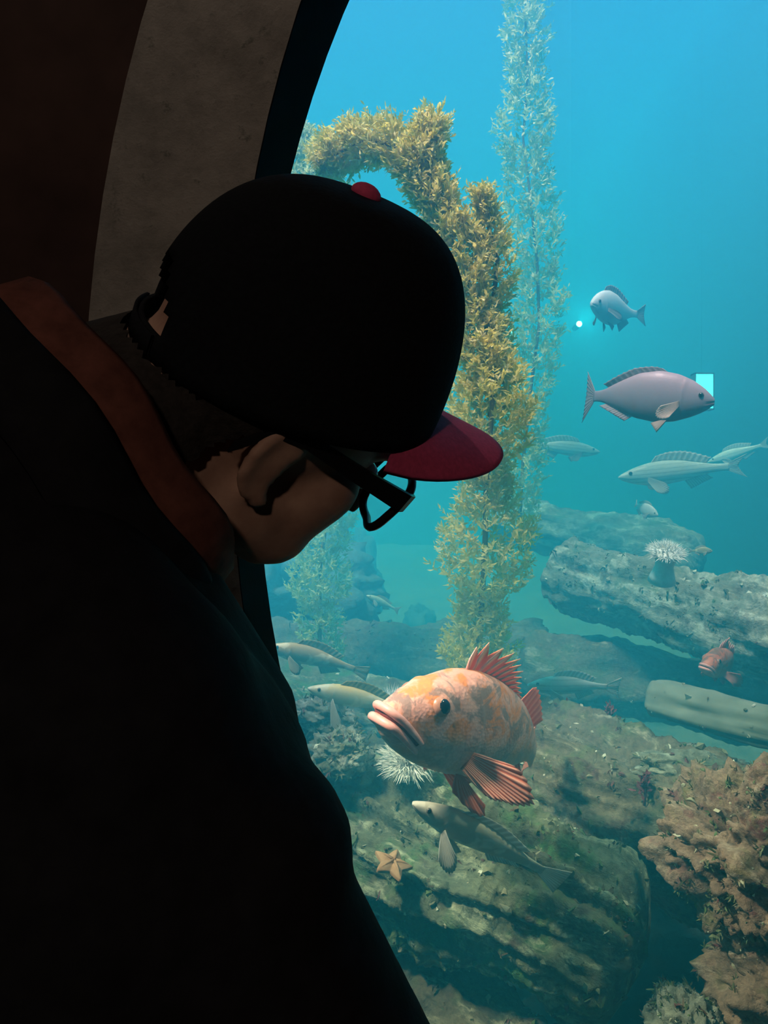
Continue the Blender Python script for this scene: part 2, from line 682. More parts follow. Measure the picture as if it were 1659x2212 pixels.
def growths(name, pts, nrms, sizes, parent, seed=0):
    """turf of small lumps and pointed tufts sitting on a surface"""
    r = np.random.default_rng(seed)
    V, F, T = [], [], []
    for p, nr, s in zip(pts, nrms, sizes):
        q = np.array(Vector(nr).to_track_quat('Z', 'Y').to_matrix())
        tint = float(r.beta(1.3, 2.2))
        if r.random() < 0.4:
            tint = min(tint, 0.8)
            sc = s * r.uniform(0.35, 0.9, 3)
            v = (ICO_V * (1 + 0.5 * r.standard_normal((len(ICO_V), 1))) * sc) @ q.T + np.array(p)
            o = len(V)
            V += [tuple(x) for x in v]
            F += [tuple(i + o for i in f) for f in ICO_F]
            T += [tint] * len(v)
        else:
            for k in range(7):
                d = np.array((r.normal(0, 0.7), r.normal(0, 0.7), 1.0))
                d /= np.linalg.norm(d)
                sd = np.cross(d, r.standard_normal(3))
                sd /= np.linalg.norm(sd)
                L = s * r.uniform(1.0, 2.6)
                b0 = np.array((r.normal(0, 0.4), r.normal(0, 0.4), -0.2)) * s
                tri = np.array([b0 - sd * s * 0.2, b0 + sd * s * 0.2, b0 + d * L * 0.6 + sd * s * 0.2, b0 + d * L, b0 + d * L * 0.6 - sd * s * 0.2])
                tri = tri @ q.T + np.array(p)
                o = len(V)
                V += [tuple(x) for x in tri]
                F += [(o, o + 1, o + 2, o + 3, o + 4)]
                T += [float(np.clip(tint * 0.7 + 0.05 * r.standard_normal(), 0, 0.6))] * 5
    m = mesh_of(name, V, F)
    a = m.attributes.new('tint', 'FLOAT', 'POINT')
    a.data.foreach_set('value', T)
    o = obj(name, m, M['lumps'], parent, False)
    o['kind'] = 'stuff'
    return o


def log(name, p0, p1, r0, r1, mat, label, seed, rough=1.0, nl=170, na=72, ngrow=300, squash=1.0, bend=0.0, gsize=0.0055, sag=0.0):
    p0, p1 = Vector(p0), Vector(p1)
    ax = p1 - p0
    L = ax.length
    Mt = frame(p0, ax, (0, 0, 1))
    root = empty(name, Mt)
    tag(root, label, 'log', 'sunken logs on the tank floor')
    V, F = [], []
    for i in range(nl + 1):
        u = i / nl
        x = u * L
        cap = 1.0
        e0 = min(x / (0.5 * r0), 1.0)
        e1 = min((L - x) / (0.5 * r1), 1.0)
        cap = math.sqrt(max(0.0, 1 - (1 - e0) ** 2)) * math.sqrt(max(0.0, 1 - (1 - e1) ** 2))
        rr = (r0 + (r1 - r0) * u)
        cy = bend * math.sin(PI * u) + 0.25 * rr * noise.noise((x * 2.2, seed, 0.3))
        cz = sag * math.sin(PI * u) + 0.2 * rr * noise.noise((x * 2.2, seed, 7.3))
        for k in range(na):
            th = 2 * PI * k / na
            c, s = math.cos(th), math.sin(th)
            q = (x * 3.0, c * 1.6 + seed * 3.7, s * 1.6)
            d = 0.30 * noise.fractal(q, 0.9, 2.0, 3)
            groove = noise.noise((x * 1.6 + seed, c * 5.5, s * 5.5 + 2.0))
            d += 0.24 * rough * (abs(groove) - 0.25)
            q2 = (x * 26, c * rr * 26 + seed, s * rr * 26)
            d += 0.075 * rough * noise.fractal(q2, 0.8, 2.1, 4)
            ridg = noise.noise((x * 11 + 5, c * rr * 11 + seed, s * rr * 11))
            d += 0.10 * rough * max(0, ridg)
            R = rr * (1 + d) * (0.03 + 0.97 * cap)
            V.append((x + 0.1 * rr * noise.noise((c * 3, s * 3, seed)) * (1 - cap), cy + R * c, cz + R * s * squash))
    for i in range(nl):
        for k in range(na):
            k2 = (k + 1) % na
            F.append((i * na + k, (i + 1) * na + k, (i + 1) * na + k2, i * na + k2))
    F.append(tuple(range(na)))
    F.append(tuple(range((nl + 1) * na - 1, nl * na - 1, -1)))
    m = mesh_of('trunk', V, F)
    obj('trunk', m, mat, root)
    if ngrow:
        nr = np.zeros(len(V) * 3)
        m.vertices.foreach_get('normal', nr)
        nr = nr.reshape(-1, 3)
        r = np.random.default_rng(seed)
        idx = r.integers(na * 3, len(V) - na * 3, ngrow)
        P = np.array([V[i][:] for i in idx])
        S = gsize * r.lognormal(0, 0.5, ngrow)
        growths('encrusting_growth', P, nr[idx], np.clip(S, 0.002, 0.014), root, seed)
    return root


log('sunken_log', at(520, 1640, 1.91), at(1380, 2085, 1.42), 0.156, 0.156, M['crustA'],
    'thick green encrusted log carrying the orange sea star', 1, 1.2, 300, 120, 1500)
log('sunken_log', at(1010, 1590, 2.15), at(1760, 1900, 1.42), 0.165, 0.150, M['crustB'],
    'thick brown green log behind the tail of the big orange fish', 2, 1.2, 260, 110, 1300)
log('sunken_log', at(1200, 1230, 2.95), at(1800, 1420, 2.2), 0.130, 0.140, M['crustC'],
    'pale topped log beneath the white anemone', 3, 1.1, 150, 64, 500, gsize=0.008)
log('sunken_log', at(1060, 1120, 4.3), at(1520, 1215, 3.6), 0.13, 0.13, M['crustC'],
    'faint furthest log in blue haze right of the kelp', 4, 1.0, 90, 40, 0)
log('sunken_log', at(1400, 1508, 2.05), at(1780, 1590, 1.75), 0.046, 0.048, M['smoothlog'],
    'slim smooth pale log below the small orange fish', 5, 0.35, 90, 40, 60, gsize=0.006)
log('sunken_log', at(480, 1395, 3.1), at(1080, 1440, 2.8), 0.12, 0.12, M['crustB'],
    'hazy horizontal log behind the brown spotted fish', 6, 1.0, 120, 50, 300, gsize=0.008)
log('sunken_log', at(500, 1475, 2.5), at(1020, 1570, 2.2), 0.10, 0.09, M['crustA'],
    'mossy log under the yellow backed fish', 7, 1.1, 130, 56, 220)
log('sunken_log', at(620, 2090, 1.75), at(1180, 2400, 1.35), 0.13, 0.12, M['crustB'],
    'dim log in shade at the bottom below the sea star log', 8, 1.3, 160, 80, 700)
log('sunken_log', at(1120, 1440, 2.9), at(1720, 1520, 2.6), 0.13, 0.13, M['crustB'],
    'dark log in shade behind the smooth pale log', 9, 1.0, 100, 44, 80)


def rock(name, c, r, mat, label, seed, ledge=0.0, n=64, ngrow=200, gsize=0.01, group=None, cat='rock', rough=1.0, rot=0.0, freq=1.0):
    root = empty(name, Matrix.Translation(c) @ Matrix.Rotation(rot, 4, 'Y'))
    tag(root, label, cat, group)
    V, F = [], []
    nu, nv = n * 2, n
    for j in range(nv + 1):
        ph = -PI / 2 + PI * j / nv
        for i in range(nu):
            th = 2 * PI * i / nu
            p = Vector((math.cos(ph) * math.cos(th), math.cos(ph) * math.sin(th), math.sin(ph)))
            d = 0.35 * noise.fractal(p * 1.5 * freq + Vector((seed * 5.1, 0, 0)), 0.9, 2.0, 3)
            d += 0.12 * rough * noise.fractal(p * 7 * freq + Vector((0, seed * 3.3, 0)), 0.8, 2.0, 4)
            if ledge:
                zz = p.z * r[2] * 34 + 1.5 * noise.noise(p * 2.5 + Vector((seed, 0, 0)))
                d += ledge * (abs((zz % 2.0) - 1.0) - 0.5)
            V.append(Vector((p.x * r[0], p.y * r[1], p.z * r[2])) * (1 + d))
    for j in range(nv):
        for i in range(nu):
            i2 = (i + 1) % nu
            F.append((j * nu + i, j * nu + i2, (j + 1) * nu + i2, (j + 1) * nu + i))
    m = mesh_of('stone', V, F)
    obj('stone', m, mat, root)
    if ngrow:
        nr = np.zeros(len(V) * 3)
        m.vertices.foreach_get('normal', nr)
        nr = nr.reshape(-1, 3)
        rr = np.random.default_rng(seed)
        idx = rr.integers(nu * 6, len(V) - nu * 6, ngrow)
        P = np.array([V[i][:] for i in idx])
        growths('encrusting_growth', P, nr[idx], np.clip(gsize * rr.lognormal(0, 0.4, ngrow), 0.002, 0.008), root, seed)
    return root


rock('craggy_rock', at(1640, 1850, 1.28), (0.155, 0.14, 0.125), M['crustR'],
     'craggy reddish brown ledge rock at the right edge', 11, 0.16, 90, 900, 0.0045, rot=0.5)
rock('craggy_rock', at(1690, 2130, 1.25), (0.11, 0.12, 0.09), M['crustR'],
     'dark brown rock in the bottom right corner', 12, 0.1, 60, 250, 0.0045)
rock('craggy_rock', at(1490, 2240, 1.22), (0.062, 0.07, 0.062), M['crustC'],
     'pale whitish green lump of rock at the bottom edge', 13, 0.0, 60, 250, 0.0045)
rock('craggy_rock', at(735, 1625, 1.66), (0.065, 0.06, 0.05), M['crustC'],
     'pale mottled rock on the green log left of the big orange fish', 14, 0.0, 56, 120, 0.007)
rock('craggy_rock', at(700, 1545, 1.80), (0.075, 0.06, 0.035), M['crustC'],
     'flat pale stone below the yellow backed fish', 15, 0.0, 50, 60, 0.007, rot=0.3)
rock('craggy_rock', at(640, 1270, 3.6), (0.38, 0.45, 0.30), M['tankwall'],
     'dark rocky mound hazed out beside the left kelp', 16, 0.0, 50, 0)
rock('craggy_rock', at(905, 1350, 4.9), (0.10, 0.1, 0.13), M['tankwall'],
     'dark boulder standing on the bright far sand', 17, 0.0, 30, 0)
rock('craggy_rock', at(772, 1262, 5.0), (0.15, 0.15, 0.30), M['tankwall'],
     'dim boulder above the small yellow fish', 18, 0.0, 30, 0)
rock('craggy_rock', at(1060, 1420, 3.2), (0.32, 0.25, 0.16), M['crustB'],
     'dark rock holding the foot of the tall kelp', 19, 0.0, 50, 60, 0.012)
rock('craggy_rock', at(1340, 2000, 2.12), (0.42, 0.20, 0.24), M['tankwall'],  # dark stone added low in the gap to stand in for its deep shade
     'added dark rock standing in for the shade in the gap between the two big logs', 20, 0.0, 50, 0)
rock('craggy_rock', at(1500, 1660, 1.62), (0.12, 0.06, 0.035), M['crustC'],
     'bluish pale slab lying on the brown green log', 21, 0.0, 40, 40, 0.006, rot=0.1)


# ------------------------------------------------------------------ kelp
def kelp_mat(name, c0, c1, c2):
    t = NT(name)
    a = t.n('ShaderNodeAttribute', attribute_name='tint')
    t.color(t.ramp(a.outputs['Fac'], [(0.0, c0), (0.5, c1), (1.0, c2)])).rough(0.6, 0.2)
    # blades let light through
    tl = t.n('ShaderNodeBsdfTranslucent')
    t.l(t.b.inputs['Base Color'].links[0].from_socket, tl.inputs[0])
    mx = t.n('ShaderNodeMixShader')
    mx.inputs[0].default_value = 0.6
    t.l(t.b.outputs[0], mx.inputs[1])
    t.l(tl.outputs[0], mx.inputs[2])
    t.l(mx.outputs[0], t.t.nodes['Material Output'].inputs['Surface'])
    return t.mat


M['kelpY'] = kelp_mat('golden_kelp', (0.62, 0.62, 0.12), (0.92, 0.86, 0.22), (0.99, 0.95, 0.48))
M['kelpG'] = kelp_mat('green_kelp', (0.50, 0.62, 0.22), (0.75, 0.86, 0.40), (0.95, 0.98, 0.62))
M['stipe'] = plain('kelp_stipe', (0.22, 0.20, 0.06), 0.6, 0.3, 0.3, 40)


def poly(path, t):
    """point and tangent on a polyline of (Vector, radius)"""
    n = len(path) - 1
    u = min(max(t, 0), 0.99999) * n
    i = int(u)
    f = u - i
    p = path[i][0].lerp(path[i + 1][0], f)
    return p, (path[i + 1][0] - path[i][0]).normalized(), path[i][1] * (1 - f) + path[i + 1][1] * f


def kelp(label, branches, mat, seed, group='kelp plants in the tank'):
    """branches: list of (path, tufts, blade_len)"""
    r = np.random.default_rng(seed)
    base = branches[0][0][0][0]
    root = empty('kelp_plant', Matrix.Translation(base))
    tag(root, label, 'kelp', group)
    for (path, tufts, bl, nb) in branches:
        pts = [poly(path, k / 40)[0] - base for k in range(41)]
        V, F = tube(pts, [0.008 * (1 - 0.6 * k / 40) for k in range(41)], 8)
        obj('stipe', mesh_of('stipe', V, F), M['stipe'], root)
        V, F, T = [], [], []
        for k in range(tufts):
            tt = (k + r.random()) / tufts
            p, tg, rad = poly(path, tt)
            # lumpy outline
            w = 0.80 + 0.55 * noise.noise((p.x * 7 + seed, p.z * 7, p.y * 7)) + 0.35 * noise.noise((p.z * 19, seed, 1.0))
            d = r.standard_normal(3)
            d = d / np.linalg.norm(d)
            tgn = np.array(tg)
            d = d - tgn * d.dot(tgn)
            d = d / (np.linalg.norm(d) + 1e-6)
            c = np.array(p) + d * rad * max(w, 0.15) * (r.random() ** 0.38) * 0.95
            out = d * 0.8 + tgn * 0.55 + np.array((0, 0, 0.25))
            tint = np.clip(0.5 + 0.22 * r.standard_normal(), 0, 1)
            # a small twig with blades up both sides
            tw = out / np.linalg.norm(out)
            tl = bl * r.uniform(0.8, 1.9)
            for b in range(nb):
                s = (b + r.random()) / nb
                q = c + tw * tl * s
                bd = tw * 0.5 + r.standard_normal(3) * 0.55 + np.array((0, 0, 0.1))
                bd /= np.linalg.norm(bd)
                L = bl * r.uniform(0.5, 1.1) * (1.1 - 0.5 * s)
                sd = np.cross(bd, r.standard_normal(3))
                sd /= (np.linalg.norm(sd) + 1e-6)
                W = L * r.uniform(0.11, 0.20)
                up = np.cross(sd, bd) * L * r.uniform(-0.15, 0.15)
                o = len(V)
                V += [q - sd * W * 0.25, q + sd * W * 0.25, q + bd * L * 0.5 + sd * W + up, q + bd * L * 0.5 - sd * W + up, q + bd * L]
                F += [(o, o + 1, o + 2, o + 3), (o + 3, o + 2, o + 4)]
                T += [float(np.clip(tint + 0.08 * r.standard_normal(), 0, 1))] * 5
        V = [tuple(np.array(v) - np.array(base)) for v in V]
        m = mesh_of('blades', V, F)
        a = m.attributes.new('tint', 'FLOAT', 'POINT')
        a.data.foreach_set('value', T)
        o = obj('blades', m, mat, root)
        o['kind'] = 'stuff'
    return root


def kp(lst):
    return [(at(x, y, d), w * d / FPX) for (x, y, d, w) in lst]


D1 = 1.8
kelp('tall golden kelp right behind the cap and brim', [
    (kp([(1030, 1490, D1 + .12, 34), (1035, 1400, D1 + .1, 70), (1040, 1300, D1 + .08, 85), (1048, 1180, D1 + .05, 105), (1050, 1060, D1 + .02, 98), (1058, 950, D1, 88),
         (1065, 850, D1, 72), (1045, 760, D1, 60), (1030, 680, D1, 56), (1000, 560, D1, 52), (955, 470, D1, 50), (925, 390, D1, 45),
         (905, 330, D1, 38), (935, 262, D1, 12)]), 2300, 0.026, 11),
    (kp([(1060, 900, D1 + .06, 40), (1075, 780, D1 + .06, 40), (1065, 660, D1 + .04, 38), (1075, 560, D1 + .03, 34), (1052, 480, D1 + .02, 24), (1040, 415, D1, 8)]), 560, 0.024, 10),
    (kp([(930, 420, D1, 30), (870, 320, D1 + .02, 34), (800, 300, D1 + .06, 38), (740, 325, D1 + .1, 40), (690, 350, D1 + .12, 34)]), 600, 0.026, 11),
    (kp([(1060, 560, D1, 12), (1020, 500, D1 - .02, 12), (990, 462, D1 - .03, 6)]), 36, 0.026, 8),
], M['kelpY'], 21)
D2 = 3.1
kelp('pale green kelp rising to the top edge behind the golden kelp', [
    (kp([(1120, 1150, D2, 40), (1130, 1000, D2, 50), (1145, 850, D2, 62), (1165, 700, D2, 58), (1160, 560, D2, 56), (1145, 420, D2, 62),
         (1130, 300, D2, 56), (1140, 160, D2, 52), (1135, 40, D2, 60), (1140, -120, D2, 60), (1140, -300, D2, 60)]), 1500, 0.034, 10),
], M['kelpG'], 22)
D3 = 2.5
kelp('left kelp column standing between chin and window rim', [
    (kp([(690, 1480, D3, 30), (690, 1330, D3, 60), (690, 1230, D3, 70), (705, 1120, D3, 72), (720, 1000, D3, 66), (730, 850, D3, 60), (720, 700, D3, 60),
         (700, 550, D3, 60), (690, 430, D3, 60), (670, 345, D3, 44), (655, 290, D3, 12)]), 1500, 0.030, 10),
], M['kelpG'], 23)


# ------------------------------------------------------------------ anemones and the sea star
t = NT('white_anemone')
nz = t.noise(60, 3)
t.color(t.ramp(nz, [(0.3, (0.72, 0.78, 0.74)), (0.7, (0.93, 0.96, 0.93))])).rough(0.5, 0.3)
M['anemone'] = t.mat


def anemone(px, py, d, r, h, label, seed, nt=420, tl=0.5, up=(0, 0, 1), flat=0.45):
    root = empty('plumose_anemone', frame(at(px, py, d) - Vector(up).normalized() * h, (1, 0, 0), up))
    tag(root, label, 'anemone', 'white anemones on the logs')
    rr = np.random.default_rng(seed)
    V, F = tube([(0, 0, -0.02), (0, 0, 0), (0, 0, h * 0.4), (0, 0, h * 0.8), (0, 0, h), (0, 0, h + r * 0.12), (0, 0, h + r * 0.26), (0, 0, h + r * 0.33)],
                [r * 0.7, r * 0.6, r * 0.45, r * 0.55, r * 0.85, r * 0.78, r * 0.45, r * 0.05], 24)
    obj('column', mesh_of('column', V, F), M['anemone'], root)
    V, F = [], []
    for k in range(nt):
        a = rr.random() * 2 * PI
        q = math.sqrt(rr.random())
        b = np.array((math.cos(a) * q * r * 0.72, math.sin(a) * q * r * 0.72, h + r * flat * 0.5 * (1 - q * q)))
        d_ = np.array((math.cos(a) * q * 1.1, math.sin(a) * q * 1.1, flat * 1.4 * (1.05 - q) + 0.1)) + rr.standard_normal(3) * 0.25
        d_ /= np.linalg.norm(d_)
        L = r * tl * rr.uniform(0.6, 1.2)
        s = np.cross(d_, rr.standard_normal(3)); s /= np.linalg.norm(s)
        u = np.cross(d_, s)
        w = r * 0.045
        o = len(V)
        V += [b + s * w, b - s * 0.5 * w + u * 0.87 * w, b - s * 0.5 * w - u * 0.87 * w, b + d_ * L + rr.standard_normal(3) * L * 0.1]
        F += [(o, o + 1, o + 3), (o + 1, o + 2, o + 3), (o + 2, o, o + 3)]
    m = mesh_of('tentacles', V, F)
    o = obj('tentacles', m, M['anemone'], root, False)
    o['kind'] = 'stuff'
    return root


anemone(1440, 1194, 2.25, 0.058, 0.075, 'oval white anemone glowing above the pale topped log', 31, 700, 0.42, up=(0, -0.42, 0.9), flat=0.4)
anemone(1668, 1288, 2.3, 0.04, 0.08, 'white anemone cut off by the right edge of the picture', 32, 260)
anemone(893, 1640, 1.62, 0.055, 0.10, 'feathery white anemone under the chin of the big orange fish', 33, 700, 0.6, up=(0.1, -0.55, 0.8), flat=0.6)
anemone(842, 1520, 2.0, 0.045, 0.05, 'small white anemone right behind the lips of the big orange fish', 34, 300, 0.8, up=(-0.2, -0.2, 1))

t = NT('orange_star')
nz = t.noise(50, 5)
t.color(t.ramp(nz, [(0.3, (0.40, 0.23, 0.12)), (0.7, (0.54, 0.35, 0.21))])).rough(0.8, 0.2).bump(nz, 0.5, 0.004)
M['star'] = t.mat
star_root = empty('sea_star', frame(at(848, 1866, 1.44), (1, 0.15, -0.25), (0.2, -0.30, 0.9)))
tag(star_root, 'orange webbed sea star lying on the green encrusted log', 'sea star')
V, F = [], []
NA, NR = 100, 14
for j in range(NR + 1):
    q = j / NR
    for i in range(NA):
        a = 2 * PI * i / NA
        k = abs(((a / (2 * PI / 5)) % 1.0) - 0.5) * 2
        R = 0.022 + 0.018 * (k ** 1.6)
        z = 0.010 * (1 - q * q) * (0.5 + 0.5 * k) + 0.002
        V.append((R * q * math.cos(a), R * q * math.sin(a), z))
for i in range(NA):
    a = 2 * PI * i / NA
    k = abs(((a / (2 * PI / 5)) % 1.0) - 0.5) * 2
    R = 0.022 + 0.018 * (k ** 1.6)
    V.append((R * math.cos(a), R * math.sin(a), -0.004))
for j in range(NR + 1):
    for i in range(NA):
        i2 = (i + 1) % NA
        F.append((j * NA + i, (j + 1) * NA + i, (j + 1) * NA + i2, j * NA + i2))
obj('star_body', mesh_of('star_body', V, F), M['star'], star_root)
for a5 in range(5):
    a = 2 * PI * a5 / 5
    V, F = tube([(0.004 * math.cos(a), 0.004 * math.sin(a), 0.010), (0.02 * math.cos(a), 0.02 * math.sin(a), 0.008), (0.035 * math.cos(a), 0.035 * math.sin(a), 0.003)], [0.003, 0.0025, 0.001], 6)
    obj('arm_ridge', mesh_of('arm_ridge', V, F), M['star'], star_root)


# ------------------------------------------------------------------ red seaweed sprigs on the logs
M['redweed'] = plain('dark_red_seaweed', (0.20, 0.05, 0.07), 0.7, 0.2, 0.3, 80, 0)


def sprig(px, py, d, hgt, label, seed):
    r = np.random.default_rng(seed)
    root = empty('red_seaweed', Matrix.Translation(at(px, py, d) + Vector((0, 0, -hgt * 0.55))))
    tag(root, label, 'seaweed', 'red seaweed sprigs on the brown green log')
    V, F = tube([(0, 0, -0.02), (0.003, 0, hgt * 0.4), (0.0, 0.003, hgt * 0.8)], [0.003, 0.0025, 0.001], 6)
    obj('stem', mesh_of('stem', V, F), M['redweed'], root)
    V, F = [], []
    for k in range(90):
        q = np.array((0, 0, hgt * (0.15 + 0.7 * r.random()))) + r.standard_normal(3) * hgt * 0.10
        bd = r.standard_normal(3) * 0.8 + np.array((0, 0, 0.7))
        bd /= np.linalg.norm(bd)
        sd = np.cross(bd, r.standard_normal(3))
        sd /= np.linalg.norm(sd)
        L = hgt * r.uniform(0.18, 0.36)
        W = L * 0.22
        o = len(V)
        V += [tuple(x) for x in (q - sd * W * 0.3, q + sd * W * 0.3, q + bd * L * 0.6 + sd * W, q + bd * L, q + bd * L * 0.6 - sd * W)]
        F.append((o, o + 1, o + 2, o + 3, o + 4))
    o = obj('blades', mesh_of('blades', V, F), M['redweed'], root, False)
    o['kind'] = 'stuff'


sprig(1314, 1545, 1.83, 0.055, 'tallest dark red seaweed sprig on the crest of the brown green log', 51)
sprig(1226, 1528, 1.92, 0.040, 'dark red seaweed sprig nearest the dorsal fin of the big orange fish', 52)
sprig(1392, 1690, 1.56, 0.050, 'dark red seaweed sprig on the front face of the brown green log', 53)


# ------------------------------------------------------------------ fish
def fin_mat(name, c_ray, c_web, rays=14, c_edge=None):
    t = NT(name)
    uv = t.sep(t.tc.outputs['UV'])
    w = t.math('FRACT', t.math('MULTIPLY', uv[0], float(rays)))
    tri = t.math('ABSOLUTE', t.math('SUBTRACT', w, 0.5))            # 0.5 on a ray, 0 in the web
    c = t.ramp(tri, [(0.18, c_web), (0.42, c_ray)])
    if c_edge is not None:
        c = t.mix(t.ramp(uv[1], [(0.75, 0.0), (1.0, 0.8)]), c, c_edge)
    t.color(c).rough(0.45, 0.35)
    t.bump(tri, 0.6, 0.003)
    tl = t.n('ShaderNodeBsdfTranslucent')
    t.l(c, tl.inputs[0])
    mx = t.n('ShaderNodeMixShader')
    mx.inputs[0].default_value = 0.45
    t.l(t.b.outputs[0], mx.inputs[1])
    t.l(tl.outputs[0], mx.inputs[2])
    t.l(mx.outputs[0], t.t.nodes['Material Output'].inputs['Surface'])
    return t.mat


def fan(name, bases, tips, mat, parent, sub=4, along=8, ruffle=0.002, notch=0.0, bow=0.0, thick=0.0014, spike=False):
    """a fin: one ray from each base to each tip, web between the rays"""
    bases = [Vector(b) for b in bases]
    tips = [Vector(b) for b in tips]
    n = len(tips)
    cols = (n - 1) * sub + 1
    V, F, UV = [], [], []
    nrm = (tips[-1] - bases[0]).cross(tips[0] - bases[-1])
    if nrm.length < 1e-9:
        nrm = Vector((0, 1, 0))
    nrm.normalize()
    for c in range(cols):
        u = c / (cols - 1) * (n - 1)
        i = min(int(u), n - 2)
        f = u - i
        b = bases[i].lerp(bases[i + 1], f)
        tp = tips[i].lerp(tips[i + 1], f)
        g = 1 - abs(2 * f - 1)                       # 0 on a ray, 1 mid web
        ln = 1 - notch * g
        for k in range(along + 1):
            v = k / along
            p = b.lerp(tp, v * ln)
            p = p + nrm * (ruffle * (1 - 2 * g) * v + bow * math.sin(PI * v * 0.9))
            V.append(p)
            UV.append((c / (cols - 1), v))
    for c in range(cols - 1):
        for k in range(along):
            a = c * (along + 1) + k
            F.append((a, a + along + 1, a + along + 2, a + 1))
    m = mesh_of(name, V, F)
    ul = m.uv_layers.new(name='UVMap')
    for lp in m.loops:
        ul.data[lp.index].uv = UV[lp.vertex_index]
    o = obj(name, m, mat, parent)
    md = o.modifiers.new('thickness', 'SOLIDIFY')
    md.thickness = thick
    md.offset = 0
    return o


class Body:
    """a lofted fish: nose at +X, tail at -X, bent sideways by the heading function"""

    def __init__(self, L, up, lo, wd, bend=0.0, bend_from=0.3, vbend=0.0, power=2.0):
        self.L = L
        self.up, self.lo, self.wd = smooth_interp(up), smooth_interp(lo), smooth_interp(wd)
        self.power = power
        N = 400
        self.P, self.A = [], []
        p = Vector((0, 0, 0))
        for k in range(N + 1):
            s = k / N
            q = max(0, s - bend_from) / (1 - bend_from)
            h = bend * q ** 1.3
            vv = vbend * q ** 1.3
            d = Vector((-math.cos(h), math.sin(h), math.sin(vv)))
            self.P.append(p.copy())
            self.A.append(h)
            p = p + d * (L / N)
        c = self.P[int(N * 0.38)]
        self.P = [q - c for q in self.P]
        self.N = N

    def spine(self, s):
        u = min(max(s, 0), 1) * self.N
        i = min(int(u), self.N - 1)
        f = u - i
        return self.P[i].lerp(self.P[i + 1], f), self.A[i] * (1 - f) + self.A[i + 1] * f

    def pt(self, s, a, out=0.0):
        """a = 0 back ridge, pi/2 left flank (+Y), pi belly"""
        p, h = self.spine(s)
        L = self.L
        zt, zb, w = self.up(s) * L, self.lo(s) * L, self.wd(s) * L
        cz = (zt + zb) / 2
        hh = (zt - zb) / 2
        c, sn = math.cos(a), math.sin(a)
        y = w * math.copysign(abs(sn) ** (2 / self.power), sn)
        z = cz + hh * math.copysign(abs(c) ** (2 / self.power), c)
        lat = Vector((math.sin(h), math.cos(h), 0))
        q = p + lat * y + Vector((0, 0, z))
        if out:
            n_ = (lat * sn / max(w, 1e-4) + Vector((0, 0, c)) / max(hh, 1e-4)).normalized()
            q = q + n_ * out
        return q

    def at_z(self, s, z, side=1, out=0.0):
        L = self.L
        zt, zb = self.up(s) * L, self.lo(s) * L
        cz, hh = (zt + zb) / 2, (zt - zb) / 2
        r = min(max((z * L - cz) / hh, -0.999), 0.999)
        c = math.copysign(abs(r) ** (self.power / 2), r)
        a = math.acos(c)
        return self.pt(s, a * side, out)

    def mesh(self, ns=90, na=48, disp=None):
        V, F = [], []
        for i in range(ns + 1):
            s = (i / ns) ** 1.25
            for k in range(na):
                a = 2 * PI * k / na
                d = disp(s, a) if disp else 0.0
                V.append(self.pt(s, a, d * self.L))
        for i in range(ns):
            for k in range(na):
                k2 = (k + 1) % na
                F.append((i * na + k, i * na + k2, (i + 1) * na + k2, (i + 1) * na + k))
        F.append(tuple(range(na - 1, -1, -1)))
        F.append(tuple(range(ns * na, (ns + 1) * na)))
        m = mesh_of('body', V, F)
        return m


t = NT('fish_pupil')
t.color((0.008, 0.010, 0.018)).rough(0.08, 0.6)
M['pupil'] = t.mat
M['iris_gold'] = plain('fish_iris', (0.50, 0.24, 0.17), 0.3, 0.5, 0.2, 80, 0)
M['iris_dark'] = plain('fish_iris_dark', (0.12, 0.12, 0.11), 0.3, 0.5, 0.2, 80, 0)


def eye(body, s, z, side, r, parent, iris, sink=0.45):
    c = body.at_z(s, z, side, -r * sink)
    n_ = (body.at_z(s, z, side, 0.01) - body.at_z(s, z, side, 0.0)).normalized()
    Mx = frame(c, n_, (0, 0, 1))
    V, F = ellipsoid((0, 0, 0), (r * 0.85, r, r), Mx, 20, 12)
    e = obj('eye', mesh_of('eye', V, F), iris, parent)
    V, F = ellipsoid((r * 0.40, 0, 0), (r * 0.50, r * 0.74, r * 0.74), Mx, 18, 10)
    obj('pupil', mesh_of('pupil', V, F), M['pupil'], e)
    return e


def on_ridge(body, s, top=True, dz=0.0):
    p = body.pt(s, 0.0 if top else PI)
    return p + Vector((0, 0, dz if top else -dz))


